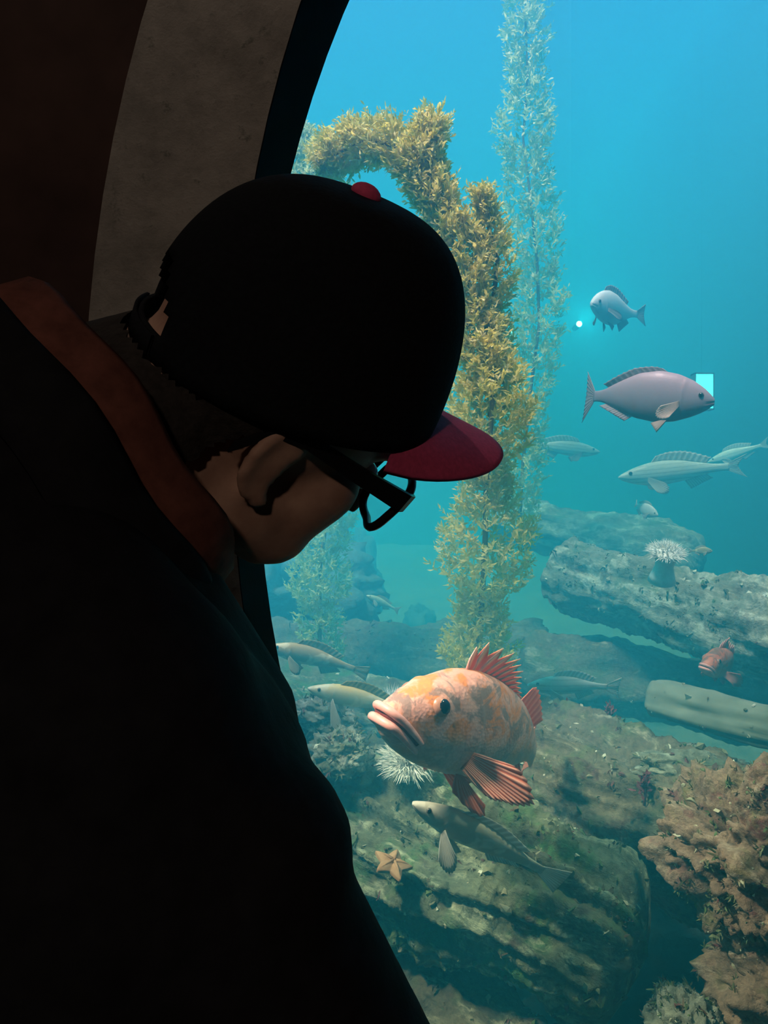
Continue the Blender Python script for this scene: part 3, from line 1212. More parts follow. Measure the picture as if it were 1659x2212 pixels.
# ---- the big orange rockfish
def rock_skin(name, seed=0.0, tint=(1, 1, 1)):
    t = NT(name)
    P = t.coord((1, 1, 1))
    off = t.n('ShaderNodeVectorMath', operation='ADD')
    t.l(P, off.inputs[0])
    off.inputs[1].default_value = (seed, seed * 0.7, 0)
    v = off.outputs[0]
    xyz = t.sep(t.tc.outputs['Object'])
    big = t.noise(13, 4, 0.55, v, 0.8)
    mid = t.noise(26, 5, 0.6, v, 0.5)
    c = t.ramp(big, [(0.38, (0.80, 0.37, 0.31)), (0.62, (0.88, 0.45, 0.38))])
    c = t.mix(t.ramp(mid, [(0.46, 0.0), (0.57, 0.92)]), c, (0.86, 0.25, 0.05))
    c = t.mix(t.ramp(t.noise(17, 5, 0.65, v, 1.4), [(0.48, 0.0), (0.57, 0.88)]), c, (0.27, 0.19, 0.18))
    # pale throat and belly pigment, lightened further to make up for weak light below
    belly = t.ramp(t.math('ADD', t.math('MULTIPLY', xyz[2], 9.0), t.math('MULTIPLY', big, 0.6)), [(-0.0, 1.0), (0.02, 0.8), (0.35, 0.0)])
    m_ = t.math('MULTIPLY', belly, 0.6)
    c = t.mix(m_, c, (0.90, 0.62, 0.54))
    sc = t.n('ShaderNodeTexVoronoi')
    sc.inputs['Scale'].default_value = 190
    t.l(v, sc.inputs['Vector'])
    c = t.mix(t.ramp(sc.outputs['Distance'], [(0.2, 0.0), (0.8, 0.22)]), c, (0.35, 0.18, 0.14))
    c = t.mix(1.0, c, tint, 'MULTIPLY')
    t.color(c).rough(0.5, 0.35)
    t.bump(sc.outputs['Distance'], 0.25, 0.002)
    return t.mat


M['rock_skin'] = rock_skin('orange_rockfish_skin')
M['lip'] = plain('pink_lip', (0.90, 0.42, 0.38), 0.4, 0.4, 0.15, 60, 0.1)
M['mouth_in'] = plain('dark_mouth', (0.20, 0.04, 0.04), 0.6, 0.3, 0.2, 60, 0)
M['fin_orange'] = fin_mat('orange_fin', (0.95, 0.52, 0.43), (0.84, 0.26, 0.17), 16)
M['fin_red'] = fin_mat('red_fin', (0.86, 0.32, 0.22), (0.74, 0.18, 0.10), 7)
M['fin_spiny'] = fin_mat('spiny_fin', (0.94, 0.62, 0.42), (0.86, 0.18, 0.09), 12)

UPR = [(0, .010), (.02, .038), (.05, .062), (.10, .098), (.16, .135), (.24, .172), (.33, .186), (.45, .178), (.6, .140), (.75, .086), (.88, .048), (1, .046)]
LOR = [(0, -.045), (.02, -.075), (.05, -.098), (.10, -.122), (.18, -.148), (.28, -.162), (.42, -.165), (.55, -.145), (.7, -.088), (.82, -.054), (.9, -.044), (1, -.044)]
WDR = [(0, .034), (.02, .052), (.05, .070), (.10, .090), (.17, .106), (.26, .114), (.38, .108), (.55, .078), (.7, .046), (.85, .022), (1, .010)]


def rockfish(Mw, L, label, bend, tips=None, skin=None, vbend=-0.15):
    root = empty('rockfish', Mw)
    tag(root, label, 'fish', 'orange rockfish')
    b = Body(L, UPR, LOR, WDR, bend, 0.28, vbend, 2.15)
    ez, es = 0.062, 0.150

    def disp(s, a):
        aa = a if a <= PI else 2 * PI - a
        p0 = 0.0
        # brow over the eye
        zt, zb = b.up(s), b.lo(s)
        z = (zt + zb) / 2 + (zt - zb) / 2 * math.cos(aa)
        d = math.hypot((s - es), (z - ez))
        p0 += 0.012 * math.exp(-(d / 0.036) ** 2)
        d2 = math.hypot((s - es + 0.02), (z - ez - 0.045))
        p0 += 0.008 * math.exp(-(d2 / 0.02) ** 2)
        # gill cover edge: an arc behind the head
        arc = s - (0.285 + 0.035 * math.cos((z + 0.01) * 11))
        if abs(z) < 0.15 and 0.2 < aa < 2.8:
            p0 += 0.006 * math.exp(-(max(-arc, 0) / 0.02) ** 2) * (1 if arc < 0 else math.exp(-(arc / 0.004) ** 2))
        # cheek crease
        ar2 = s - (0.205 - 0.25 * (z + 0.05) ** 2 * 4)
        if -0.13 < z < 0.02:
            p0 -= 0.004 * math.exp(-(ar2 / 0.008) ** 2)
        # mouth slit
        if s < 0.118:
            zm = -0.006 - 0.63 * max(s - 0.01, 0)
            p0 -= 0.010 * math.exp(-((z - zm) / 0.010) ** 2) * (1 - (s / 0.118) ** 4)
        # nostril bump
        d3 = math.hypot(s - 0.075, z - 0.062)
        p0 += 0.004 * math.exp(-(d3 / 0.012) ** 2)
        return p0

    obj('body', b.mesh(130, 96, disp), skin or M['rock_skin'], root)
    # lips: ridges running round the snout above and below the slit
    for nm, z0, k, r, out in (('upper_lip', 0.010, 0.66, 0.0135, 0.007), ('lower_lip', -0.026, 0.60, 0.0150, 0.010)):
        path = []
        for i in range(41):
            u = -1 + 2 * i / 40
            s = 0.006 + 0.108 * abs(u) ** 1.25
            z = z0 - k * max(s - 0.006, 0)
            side = 1 if u > 0 else -1
            if abs(u) < 0.02:
                p = (b.at_z(s, z, 1, out * L) + b.at_z(s, z, -1, out * L)) / 2 + Vector((0.004, 0, 0))
            else:
                p = b.at_z(s, z, side, out * L * 0.6)
            path.append(p)
        # round the front off
        for i in range(13, 28):
            u = (i - 20) / 7.0
            path[i] = path[i] + Vector((0.014 * L * (1 - u * u), 0, 0))
        for _ in range(4):
            path = [path[0]] + [(path[i - 1] + path[i] * 2 + path[i + 1]) / 4 for i in range(1, 40)] + [path[-1]]
        V, F = tube(path, [r * L * (0.45 + 0.55 * math.cos((i - 20) / 20 * PI / 2) ** 0.6) for i in range(41)], 12)
        obj(nm, mesh_of(nm, V, F), M['lip'], root)
    path = []
    for i in range(31):
        u = -1 + 2 * i / 30
        s = 0.004 + 0.098 * abs(u) ** 1.25
        z = -0.007 - 0.62 * max(s - 0.006, 0)
        path.append(b.at_z(s, z, 1 if u >= 0 else -1, -0.004 * L))
    V, F = tube(path, 0.010 * L, 8)
    obj('mouth_slit', mesh_of('mouth_slit', V, F), M['mouth_in'], root)
    for sd in (1, -1):
        eye(b, es, ez, sd, 0.036 * L, root, M['iris_gold'], 0.36)
    inv = Mw.inverted()

    def loc(p):
        return inv @ p
    # spiny dorsal fin
    ss = np.linspace(0.29, 0.60, 13)
    hts = [.075, .10, .115, .12, .118, .112, .105, .098, .09, .082, .075, .068, .060]
    bases = [on_ridge(b, s, True, -0.004) for s in ss]
    tp = [on_ridge(b, s, True, h * L) + Vector((-0.035 * L - 0.25 * h * L, 0.03 * L * math.sin(i * 0.6), 0)) for i, (s, h) in enumerate(zip(ss, hts))]
    if tips:
        tp = [loc(at(x, y, (Mw @ bb).y)) for (x, y), bb in zip(tips['dorsal'], bases)]
    df = fan('spiny_dorsal_fin', bases, tp, M['fin_spiny'], root, 6, 7, 0.0, 0.42, 0, 0.0016)
    for bb, t_ in zip(bases, tp):
        V, F = tube([bb, bb.lerp(t_, 0.5) + Vector((0.003, 0, 0)), t_], [0.0028, 0.002, 0.0006], 6)
        obj('spine', mesh_of('spine', V, F), M['lip'], df)
    # soft dorsal
    ss = np.linspace(0.62, 0.80, 8)
    bases = [on_ridge(b, s, True, -0.004) for s in ss]
    tp = [on_ridge(b, s, True, h * L) + Vector((-0.05 * L, 0, 0)) for s, h in zip(ss, [.055, .072, .076, .072, .065, .055, .045, .035])]
    fan('soft_dorsal_fin', bases, tp, M['fin_red'], root, 4, 6, 0.001, 0.06)
    # anal fin with its strong spine
    ss = np.linspace(0.62, 0.76, 7)
    bases = [on_ridge(b, s, False, -0.004) for s in ss]
    tp = [on_ridge(b, s, False, h * L) + Vector((-0.05 * L, 0, 0)) for s, h in zip(ss, [.10, .115, .115, .10, .09, .075, .05])]
    af = fan('anal_fin', bases, tp, M['fin_red'], root, 4, 6, 0.001, 0.08)
    V, F = tube([bases[0], tp[0] + Vector((0, 0, -0.012))], [0.003, 0.0008], 6)
    obj('spine', mesh_of('spine', V, F), M['lip'], af)
    # tail
    pe, h = b.spine(0.985)
    back = Vector((-math.cos(h + bend * .25), math.sin(h + bend * .25), 0))
    bases, tp = [], []
    for i in range(13):
        u = -1 + i / 6.0
        bases.append(pe + Vector((0, 0, u * 0.042 * L)))
        tp.append(pe + back * L * (0.17 + 0.015 * u * u) + Vector((0, 0, u * 0.125 * L)))
    fan('tail_fin', bases, tp, M['fin_orange'], root, 4, 8, 0.0012, 0.04, 0.006)
    # paired fins
    for sd in (1, -1):
        s0, z0 = 0.315, -0.055
        b0 = b.at_z(s0, z0, sd, 0.003)
        b1 = b.at_z(s0 - 0.01, z0 - 0.062, sd, 0.003)
        if sd == 1 and tips:
            tp = [loc(p) for p in tips['pectoral']]
        else:
            tp = []
            for i in range(17):
                u = i / 16
                ang = math.radians(-8 - 75 * u)
                rr = L * 0.24 * (0.78 + 0.34 * math.sin(PI * min(u * 1.15, 1)))
                ang = ang * 0.75
                tp.append(b0 + Vector((-rr * math.cos(ang), sd * rr * 0.30, rr * math.sin(ang))))
        n_ = len(tp)
        bs = [b0.lerp(b1, i / (n_ - 1)) for i in range(n_)]
        fan('pectoral_fin', bs, tp, M['fin_orange'], root, 4, 10, 0.0022, 0.05, 0.010 * (1 if sd == 1 else -1))
        q0 = b.at_z(0.33, -0.150, sd, 0.0)
        q1 = b.at_z(0.37, -0.155, sd, 0.0)
        if sd == 1 and tips:
            tp = [loc(p) for p in tips['pelvic']]
        else:
            tp = [q0 + Vector((-0.13 * L - 0.02 * i * L, sd * 0.0 * L, -0.10 * L + 0.016 * i * L)) for i in range(6)]
        bs = [q0.lerp(q1, i / (len(tp) - 1)) for i in range(len(tp))]
        fan('pelvic_fin', bs, tp, M['fin_red'], root, 4, 8, 0.001, 0.05, 0.004)
    return root


RL = 0.513
rf_c = at(1015, 1568, 1.32)
RF = frame(rf_c, (-0.766, -0.578, 0.283), (0.294, 0.076, 0.953))
pect = [(1092, 1648, 1.243), (1112, 1655, 1.232), (1128, 1668, 1.221), (1140, 1685, 1.221), (1150, 1705, 1.210), (1155, 1725, 1.210), (1156, 1738, 1.210), (1146, 1741, 1.210),
        (1134, 1742, 1.210), (1121, 1741, 1.210), (1108, 1740, 1.210), (1097, 1735, 1.210), (1085, 1732, 1.210), (1073, 1731, 1.210), (1062, 1727, 1.221), (1050, 1719, 1.221), (1038, 1708, 1.232)]
pelv = [(978, 1712, 1.287), (1000, 1738, 1.287), (1020, 1756, 1.287), (1040, 1766, 1.287), (1049, 1764, 1.298), (1050, 1740, 1.298)]
rockfish(RF, RL, 'big orange and pink rockfish facing the glass with fins spread', -0.635,
         {'pectoral': [at(*p) for p in pect], 'pelvic': [at(*p) for p in pelv],
          'dorsal': [(1030, 1397), (1057, 1387), (1088, 1400), (1110, 1411), (1124, 1423), (1126, 1436), (1130, 1450), (1128, 1463), (1127, 1476), (1126, 1487), (1128, 1497), (1128, 1507), (1129, 1516)]}, None, -0.39)
M['rock_skin2'] = rock_skin('orange_rockfish_skin_second', 3.3, (0.95, 0.66, 0.48))
rockfish(frame(at(1556, 1432, 2.05), (-0.72, -0.62, 0.05), (0.25, 0.0, 1)), 0.235,
         'small dull orange rockfish hovering over the slim pale log', -0.5, None, M['rock_skin2'], -0.3)


# ---- the plainer fish
def skin(name, back, side, belly, spots=None, stripe=None, z0=-0.05, z1=0.08):
    t = NT(name)
    xyz = t.sep(t.tc.outputs['Object'])
    nz = t.noise(22, 5, 0.6)
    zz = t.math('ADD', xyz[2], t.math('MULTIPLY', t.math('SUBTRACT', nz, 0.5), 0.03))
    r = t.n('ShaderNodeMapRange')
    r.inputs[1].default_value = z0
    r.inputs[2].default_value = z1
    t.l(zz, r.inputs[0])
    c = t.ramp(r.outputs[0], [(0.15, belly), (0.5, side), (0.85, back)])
    if spots is not None:
        c = t.mix(t.ramp(t.noise(34, 3, 0.5, dist=0.6), [(0.54, 0.0), (0.62, 0.9)]), c, spots)
    if stripe is not None:
        w = t.math('SINE', t.math('MULTIPLY', xyz[2], 420.0))
        c = t.mix(t.ramp(w, [(0.4, 0.0), (0.8, 0.6)]), c, stripe)
    t.color(c).rough(0.4, 0.4)
    t.bump(t.noise(220, 2), 0.15, 0.002)
    return t.mat


PERCH_U = [(0, .018), (.03, .052), (.08, .096), (.16, .148), (.28, .195), (.42, .215), (.58, .190), (.75, .115), (.88, .056), (.95, .045), (1, .046)]
PERCH_L = [(0, -.030), (.03, -.058), (.08, -.095), (.16, -.135), (.28, -.180), (.42, -.195), (.58, -.170), (.75, -.100), (.88, -.052), (.95, -.043), (1, -.044)]
PERCH_W = [(0, .018), (.03, .035), (.08, .050), (.16, .066), (.28, .078), (.42, .078), (.6, .058), (.78, .030), (.9, .015), (1, .007)]
BASS_U = [(0, .004), (.03, .024), (.08, .046), (.16, .076), (.28, .105), (.42, .115), (.58, .100), (.75, .062), (.88, .038), (.95, .034), (1, .036)]
BASS_L = [(0, -.014), (.03, -.036), (.08, -.058), (.16, -.085), (.28, -.108), (.42, -.112), (.58, -.095), (.75, -.058), (.88, -.036), (.95, -.032), (1, -.034)]
BASS_W = [(0, .016), (.03, .030), (.08, .042), (.16, .056), (.28, .066), (.42, .066), (.6, .050), (.78, .028), (.9, .014), (1, .007)]


def fish(name, px, py, d, L, head, up, label, mat, finmat, shape='bass', bend=0.0, tail=0.13, fork=0.25, dorsal=(0.30, 0.80, 0.075), group=None,
         pect=1.0, pectmat=None, pect_down=0.35):
    Mw = frame(at(px, py, d), head, up)
    root = empty(name, Mw)
    tag(root, label, 'fish', group)
    U, Lo, W = (PERCH_U, PERCH_L, PERCH_W) if shape == 'perch' else (BASS_U, BASS_L, BASS_W)
    b = Body(L, U, Lo, W, bend, 0.3, 0.0, 2.1)

    def disp(s, a):
        aa = a if a <= PI else 2 * PI - a
        zt, zb = b.up(s), b.lo(s)
        z = (zt + zb) / 2 + (zt - zb) / 2 * math.cos(aa)
        p = 0.0
        arc = s - (0.235 + 0.02 * math.cos(z * 14))
        if 0.3 < aa < 2.7:
            p += 0.005 * math.exp(-(max(-arc, 0) / 0.015) ** 2) * (1 if arc < 0 else math.exp(-(arc / 0.004) ** 2))
        if s < 0.075:
            p -= 0.006 * math.exp(-((z + 0.008 + 0.3 * s) / 0.006) ** 2)
        return p

    obj('body', b.mesh(70, 44, disp), mat, root)
    ez = 0.030 if shape == 'bass' else 0.038
    for sd in (1, -1):
        eye(b, 0.105, ez, sd, 0.019 * L if shape == 'bass' else 0.024 * L, root, M['iris_dark'], 0.3)
    s0, s1, dh = dorsal
    ss = np.linspace(s0, s1, 12)
    bases = [on_ridge(b, s, True, -0.004 * L) for s in ss]
    tp = [on_ridge(b, s, True, dh * L * (0.55 + 0.6 * math.sin(PI * (0.12 + 0.8 * i / 11)))) + Vector((-0.05 * L, 0, 0)) for i, s in enumerate(ss)]
    fan('dorsal_fin', bases, tp, finmat, root, 3, 5, 0.0008, 0.12)
    ss = np.linspace(0.60, s1, 7)
    bases = [on_ridge(b, s, False, -0.004 * L) for s in ss]
    tp = [on_ridge(b, s, False, dh * L * (1.15 - 0.1 * i)) + Vector((-0.06 * L, 0, 0)) for i, s in enumerate(ss)]
    fan('anal_fin', bases, tp, finmat, root, 3, 5, 0.0008, 0.05)
    pe, h = b.spine(0.985)
    back = Vector((-math.cos(h + bend * .2), math.sin(h + bend * .2), 0))
    bases, tp = [], []
    for i in range(13):
        u = -1 + i / 6.0
        bases.append(pe + Vector((0, 0, u * 0.035 * L)))
        tp.append(pe + back * L * (0.17 * (1 - fork) + 0.17 * fork * abs(u) ** 1.4) + Vector((0, 0, u * tail * L)))
    fan('tail_fin', bases, tp, finmat, root, 3, 6, 0.001, 0.03)
    for sd in (1, -1):
        b0 = b.at_z(0.255, -0.020, sd, 0.002)
        b1 = b.at_z(0.25, -0.060, sd, 0.002)
        tp = []
        for i in range(10):
            u = i / 9
            ang = math.radians(-5 - 60 * u)
            rr = pect * L * 0.17 * (0.75 + 0.3 * math.sin(PI * u))
            tp.append(b0 + Vector((-rr * math.cos(ang), sd * rr * 0.6, rr * math.sin(ang) * 0.8 - pect_down * rr)))
        fan('pectoral_fin', [b0.lerp(b1, i / 9) for i in range(10)], tp, pectmat or finmat, root, 3, 6, 0.0012, 0.04, 0.004)
        q0 = b.at_z(0.33, L and (b.lo(0.33) + 0.015), sd, 0)
        q1 = b.at_z(0.37, b.lo(0.37) + 0.015, sd, 0)
        tp = [q0 + Vector((-0.07 * L - 0.012 * i * L, sd * 0.025 * L, -0.10 * L + 0.016 * i * L)) for i in range(5)]
        fan('pelvic_fin', [q0.lerp(q1, i / 4) for i in range(5)], tp, pectmat or finmat, root, 3, 5, 0.0006, 0.05)
    return root


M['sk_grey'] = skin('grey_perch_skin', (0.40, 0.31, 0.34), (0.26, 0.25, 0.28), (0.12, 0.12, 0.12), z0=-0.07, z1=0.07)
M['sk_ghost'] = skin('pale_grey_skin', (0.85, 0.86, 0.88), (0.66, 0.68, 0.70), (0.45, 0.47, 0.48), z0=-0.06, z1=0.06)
M['sk_bass'] = skin('striped_bass_skin', (0.46, 0.56, 0.50), (0.66, 0.76, 0.70), (0.78, 0.84, 0.80), stripe=(0.34, 0.42, 0.38), z0=-0.04, z1=0.05)
M['sk_yellow'] = skin('yellow_back_skin', (0.80, 0.62, 0.26), (0.62, 0.64, 0.50), (0.42, 0.46, 0.40), (0.82, 0.80, 0.62), z0=-0.03, z1=0.035)
M['sk_brown'] = skin('brown_spotted_skin', (0.46, 0.34, 0.16), (0.46, 0.38, 0.22), (0.38, 0.36, 0.26), (0.80, 0.72, 0.50), z0=-0.03, z1=0.04)
M['sk_greenling'] = skin('grey_green_skin', (0.62, 0.60, 0.46), (0.46, 0.48, 0.42), (0.44, 0.46, 0.42), (0.70, 0.70, 0.60), z0=-0.05, z1=0.05)
M['fin_pale'] = fin_mat('pale_fin', (0.86, 0.88, 0.84), (0.60, 0.64, 0.60), 10)
M['fin_grey'] = fin_mat('grey_fin', (0.52, 0.50, 0.50), (0.36, 0.36, 0.37), 11)
M['fin_cream'] = fin_mat('cream_fin', (0.92, 0.84, 0.70), (0.72, 0.60, 0.46), 9)
M['fin_olive'] = fin_mat('olive_fin', (0.56, 0.52, 0.30), (0.40, 0.40, 0.26), 10)

fish('surfperch', 1432, 860, 1.85, 0.303, (0.92, -0.36, -0.12), (0.16, -0.10, 1), 'plump grey perch with cream fins in front of the lit blue opening',
     M['sk_grey'], M['fin_grey'], 'perch', 0.80, 0.22, 0.10, (0.36, 0.84, 0.035), pectmat=M['fin_cream'])
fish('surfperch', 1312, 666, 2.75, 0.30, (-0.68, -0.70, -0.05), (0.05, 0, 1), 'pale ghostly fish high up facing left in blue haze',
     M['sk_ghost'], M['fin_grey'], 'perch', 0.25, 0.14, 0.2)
fish('striped_bass', 1425, 1022, 3.0, 0.42, (-1, 0.05, -0.10), (-0.06, -0.15, 1), 'long pale green striped bass heading left',
     M['sk_bass'], M['fin_pale'], 'bass', 0.15, 0.11, 0.45)
fish('striped_bass', 1240, 970, 3.7, 0.325, (1, -0.1, -0.12), (0.05, -0.1, 1), 'faint blue green bass heading right beside the kelp',
     M['sk_bass'], M['fin_pale'], 'bass', 0.1, 0.11, 0.4)
fish('striped_bass', 1572, 985, 3.6, 0.24, (-0.9, 0.3, -0.30), (0, 0, 1), 'very faint fish behind the tail of the striped bass',
     M['sk_bass'], M['fin_pale'], 'bass', 0.2, 0.12, 0.4)
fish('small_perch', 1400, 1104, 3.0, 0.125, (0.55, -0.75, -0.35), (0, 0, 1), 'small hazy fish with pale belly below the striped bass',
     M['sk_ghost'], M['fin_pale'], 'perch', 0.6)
fish('small_perch', 1522, 1190, 2.8, 0.07, (0.9, -0.3, 0), (0, 0, 1), 'tiny brownish fish right of the oval white anemone',
     M['sk_brown'], M['fin_cream'], 'perch', 0.2)
fish('small_perch', 815, 1297, 3.2, 0.14, (-0.82, -0.30, 0.42), (0.3, 0, 1), 'slim yellowish fish over the bright far sand',
     M['sk_yellow'], M['fin_cream'], 'bass', 0.1)
fish('small_perch', 838, 1346, 3.6, 0.075, (0.62, -0.3, 0.62), (-0.5, 0, 1), 'tiny pale fish tilted upward near the far sand',
     M['sk_bass'], M['fin_pale'], 'bass', 0.1)
fish('greenling', 650, 1412, 2.1, 0.25, (-0.92, -0.22, 0.26), (0.25, -0.25, 1), 'brown spotted fish half hidden by the dark window rim',
     M['sk_brown'], M['fin_olive'], 'bass', 0.25, 0.09, 0.0)
fish('greenling', 745, 1502, 1.72, 0.225, (-0.94, -0.22, 0.24), (0.25, -0.35, 1), 'yellow backed pale fish left of the big orange fish',
     M['sk_yellow'], M['fin_olive'], 'bass', 0.2, 0.08, 0.0, pectmat=M['fin_pale'], pect=1.1, pect_down=1.2)
fish('greenling', 1205, 1480, 2.05, 0.23, (-0.96, -0.25, 0.06), (0.05, -0.2, 1), 'pale green fish right of the spiny dorsal fin',
     M['sk_bass'], M['fin_pale'], 'bass', 0.15, 0.13, 0.1)
fish('greenling', 1000, 1788, 1.31, 0.262, (-0.82, -0.14, 0.46), (0.42, -0.35, 0.8), 'grey green fish with white fins resting on the log below the big orange fish',
     M['sk_greenling'], M['fin_pale'], 'bass', 0.10, 0.11, 0.0, (0.3, 0.8, 0.045), pectmat=M['fin_pale'], pect=1.1, pect_down=0.5)


# ------------------------------------------------------------------ the visitor
HO = at(600, 862, 0.57)
HF = Vector((0.733, 0.547, -0.404))
HU = Vector((0.624, -0.304, 0.720))
HM = frame(HO, HF, HU)
CM = HM @ Matrix.Rotation(math.radians(-15), 4, 'Y') @ Matrix.Translation((0.0, 0, 0.022))

t = NT('weathered_skin')
nz = t.noise(40, 5)
t.color(t.ramp(nz, [(0.3, (0.44, 0.26, 0.20)), (0.7, (0.60, 0.38, 0.29))])).rough(0.6, 0.3).bump(t.noise(180, 3), 0.2, 0.001)
M['skin'] = t.mat
M['hair'] = plain('dark_grey_hair', (0.03, 0.026, 0.024), 0.8, 0.2, 0.4, 150, 0.6)
M['beard'] = plain('white_stubble', (0.42, 0.40, 0.37), 0.8, 0.2, 0.3, 300, 0.6)
M['jacket'] = plain('black_jacket', (0.012, 0.013, 0.016), 0.85, 0.15, 0.3, 60, 0.3)
M['shirt'] = plain('rust_collar', (0.17, 0.065, 0.05), 0.85, 0.1, 0.3, 60, 0.3)
M['trouser'] = plain('dark_trousers', (0.018, 0.020, 0.028), 0.85, 0.1, 0.2, 80, 0.2)
M['shoe'] = plain('black_shoe', (0.015, 0.014, 0.014), 0.5, 0.3, 0.2, 60, 0.1)
M['cap'] = plain('black_cap_cloth', (0.010, 0.012, 0.015), 0.9, 0.1, 0.2, 260, 0.3)
M['maroon'] = plain('maroon_cloth', (0.78, 0.10, 0.24), 0.8, 0.15, 0.12, 260, 0.2)
M['frame'] = plain('black_glasses', (0.010, 0.010, 0.012), 0.35, 0.4, 0.1, 40, 0)
t = NT('clear_lens')
tr = t.n('ShaderNodeBsdfTransparent')
tr.inputs[0].default_value = (0.93, 0.96, 0.96, 1)
gl = t.n('ShaderNodeBsdfGlossy')
gl.inputs['Roughness'].default_value = 0.03
mx = t.n('ShaderNodeMixShader')
mx.inputs[0].default_value = 0.06
t.l(tr.outputs[0], mx.inputs[1])
t.l(gl.outputs[0], mx.inputs[2])
t.l(mx.outputs[0], t.t.nodes['Material Output'].inputs['Surface'])
M['lens'] = t.mat

person = empty('person', Matrix.Translation((-0.22, 0.50, 0.0)))
tag(person, 'person in black jacket, dark cap and glasses bowing towards the orange fish', 'person')
PINV = person.matrix_world.inverted()


def pobj(name, mesh, mat, parent=None, smooth=True):
    """mesh given in world coordinates, hung under the person"""
    mesh.transform(PINV)
    return obj(name, mesh, mat, parent or person, smooth)


# landmarks of the body (world)
TF = Vector((0.86, 0.50, 0)).normalized()               # the way the chest faces
TRt = Vector((TF.y, -TF.x, 0))                          # his right hand side, towards the camera
NB = at(190, 985, 0.53)                                 # base of the neck
pelvis = Vector((-0.20, 0.50, 0.96))
waist = Vector((-0.185, 0.50, 1.10))
chest = Vector((-0.205, 0.50, 1.33))
sh_r = Vector((-0.140, 0.385, 1.395))
sh_l = Vector((-0.330, 0.655, 1.41))
el_r = Vector((-0.005, 0.415, 1.135))
wr_r = el_r + Vector((0.19, 0.10, -0.13))
el_l = sh_l + Vector((0.04, -0.02, -0.28))
wr_l = el_l + Vector((0.20, -0.02, -0.10))
hip_r, hip_l = pelvis + TRt * 0.09 + Vector((0, 0, -0.04)), pelvis - TRt * 0.09 + Vector((0, 0, -0.04))
kn_r, kn_l = hip_r + TF * 0.03 + Vector((0, 0, -0.42)), hip_l + TF * 0.05 + Vector((0, 0, -0.42))
an_r, an_l = Vector((kn_r.x - 0.03, kn_r.y, 0.085)), Vector((kn_l.x + 0.0, kn_l.y, 0.085))


def h(x, y, z):
    return HM @ Vector((x, y, z))


def hand(wr, fwd, palm, side):
    """palm and five bent fingers, thumb leaving the side of the palm"""
    f = Vector(fwd).normalized()
    p = (Vector(palm) - f * Vector(palm).dot(f)).normalized()      # way the palm faces
    a = f.cross(p) * side                                          # towards the thumb
    out = []
    pc = wr + f * 0.055
    Mx = frame(pc, f, -p)
    out.append(ellipsoid((0, 0, 0), (0.052, 0.042, 0.016), Mx))
    out.append(capsule(wr - f * 0.02, wr + f * 0.03, 0.027, 0.028))
    for k, ln in enumerate((0.072, 0.080, 0.074, 0.058)):
        b0 = wr + f * 0.092 + a * (0.030 - 0.020 * k)
        b1 = b0 + (f * 0.92 + p * 0.35).normalized() * ln * 0.45
        b2 = b1 + (f * 0.60 + p * 0.80).normalized() * ln * 0.32
        b3 = b2 + (f * 0.25 + p * 0.97).normalized() * ln * 0.23
        out += [capsule(b0 - f * 0.02, b1, 0.0095, 0.0088, n=10), capsule(b1, b2, 0.0088, 0.0080, n=10), capsule(b2, b3, 0.0080, 0.0070, n=10)]
    t0 = wr + f * 0.030 + a * 0.030
    t1 = t0 + (f * 0.65 + a * 0.70 + p * 0.2).normalized() * 0.040
    t2 = t1 + (f * 0.85 + a * 0.30 + p * 0.4).normalized() * 0.030
    out += [capsule(t0, t1, 0.012, 0.0105, n=10), capsule(t1, t2, 0.0105, 0.0085, n=10)]
    return out


parts = [
    ellipsoid((-0.008, 0, 0.022), (0.098, 0.077, 0.092), HM),            # skull
    ellipsoid((0.035, 0, -0.030), (0.058, 0.062, 0.078), HM),            # face
    ellipsoid((0.026, 0, -0.076), (0.056, 0.056, 0.036), HM),            # jaw
    ellipsoid((0.072, 0, -0.098), (0.020, 0.024, 0.016), HM),            # chin
    ellipsoid((0.075, 0, 0.020), (0.018, 0.052, 0.014), HM),             # brow ridge
    ellipsoid((0.088, 0, -0.064), (0.012, 0.024, 0.007), HM),            # upper lip
    ellipsoid((0.085, 0, -0.076), (0.012, 0.022, 0.007), HM),            # lower lip
    capsule((0.086, 0, 0.004), (0.104, 0, -0.038), 0.009, 0.012, HM),    # nose
    ellipsoid((0.100, 0.012, -0.040), (0.011, 0.009, 0.008), HM),
    ellipsoid((0.100, -0.012, -0.040), (0.011, 0.009, 0.008), HM),
]
for sd in (1, -1):
    parts.append(capsule((0.050, sd * 0.036, -0.028), (0.042, sd * 0.026, -0.086), 0.033, 0.032, HM))
    parts.append(capsule((0.046, sd * 0.030, -0.080), (0.010, sd * 0.040, -0.074), 0.032, 0.030, HM))       # cheek
    parts.append(ellipsoid((0.006, sd * 0.052, -0.068), (0.042, 0.018, 0.036), HM))         # jaw corner
    for k in range(14):                                                                    # ear: rim, lobe
        a = math.radians(-60 + 250 * k / 13)
        a2 = math.radians(-60 + 250 * (k + 1) / 13)
        e0 = (-0.012 - 0.015 * math.sin(a), sd * (0.0795 + 0.006 * max(0, math.sin(a))), -0.016 + 0.027 * math.cos(a))
        e1 = (-0.012 - 0.015 * math.sin(a2), sd * (0.0795 + 0.006 * max(0, math.sin(a2))), -0.016 + 0.027 * math.cos(a2))
        if k < 13:
            parts.append(capsule(e0, e1, 0.0052, 0.0052, HM, 8))
    parts.append(ellipsoid((-0.010, sd * 0.078, -0.018), (0.014, 0.006, 0.025), HM))
    parts.append(ellipsoid((-0.002, sd * 0.079, -0.044), (0.009, 0.006, 0.009), HM))
nk0 = h(-0.028, 0, -0.045)
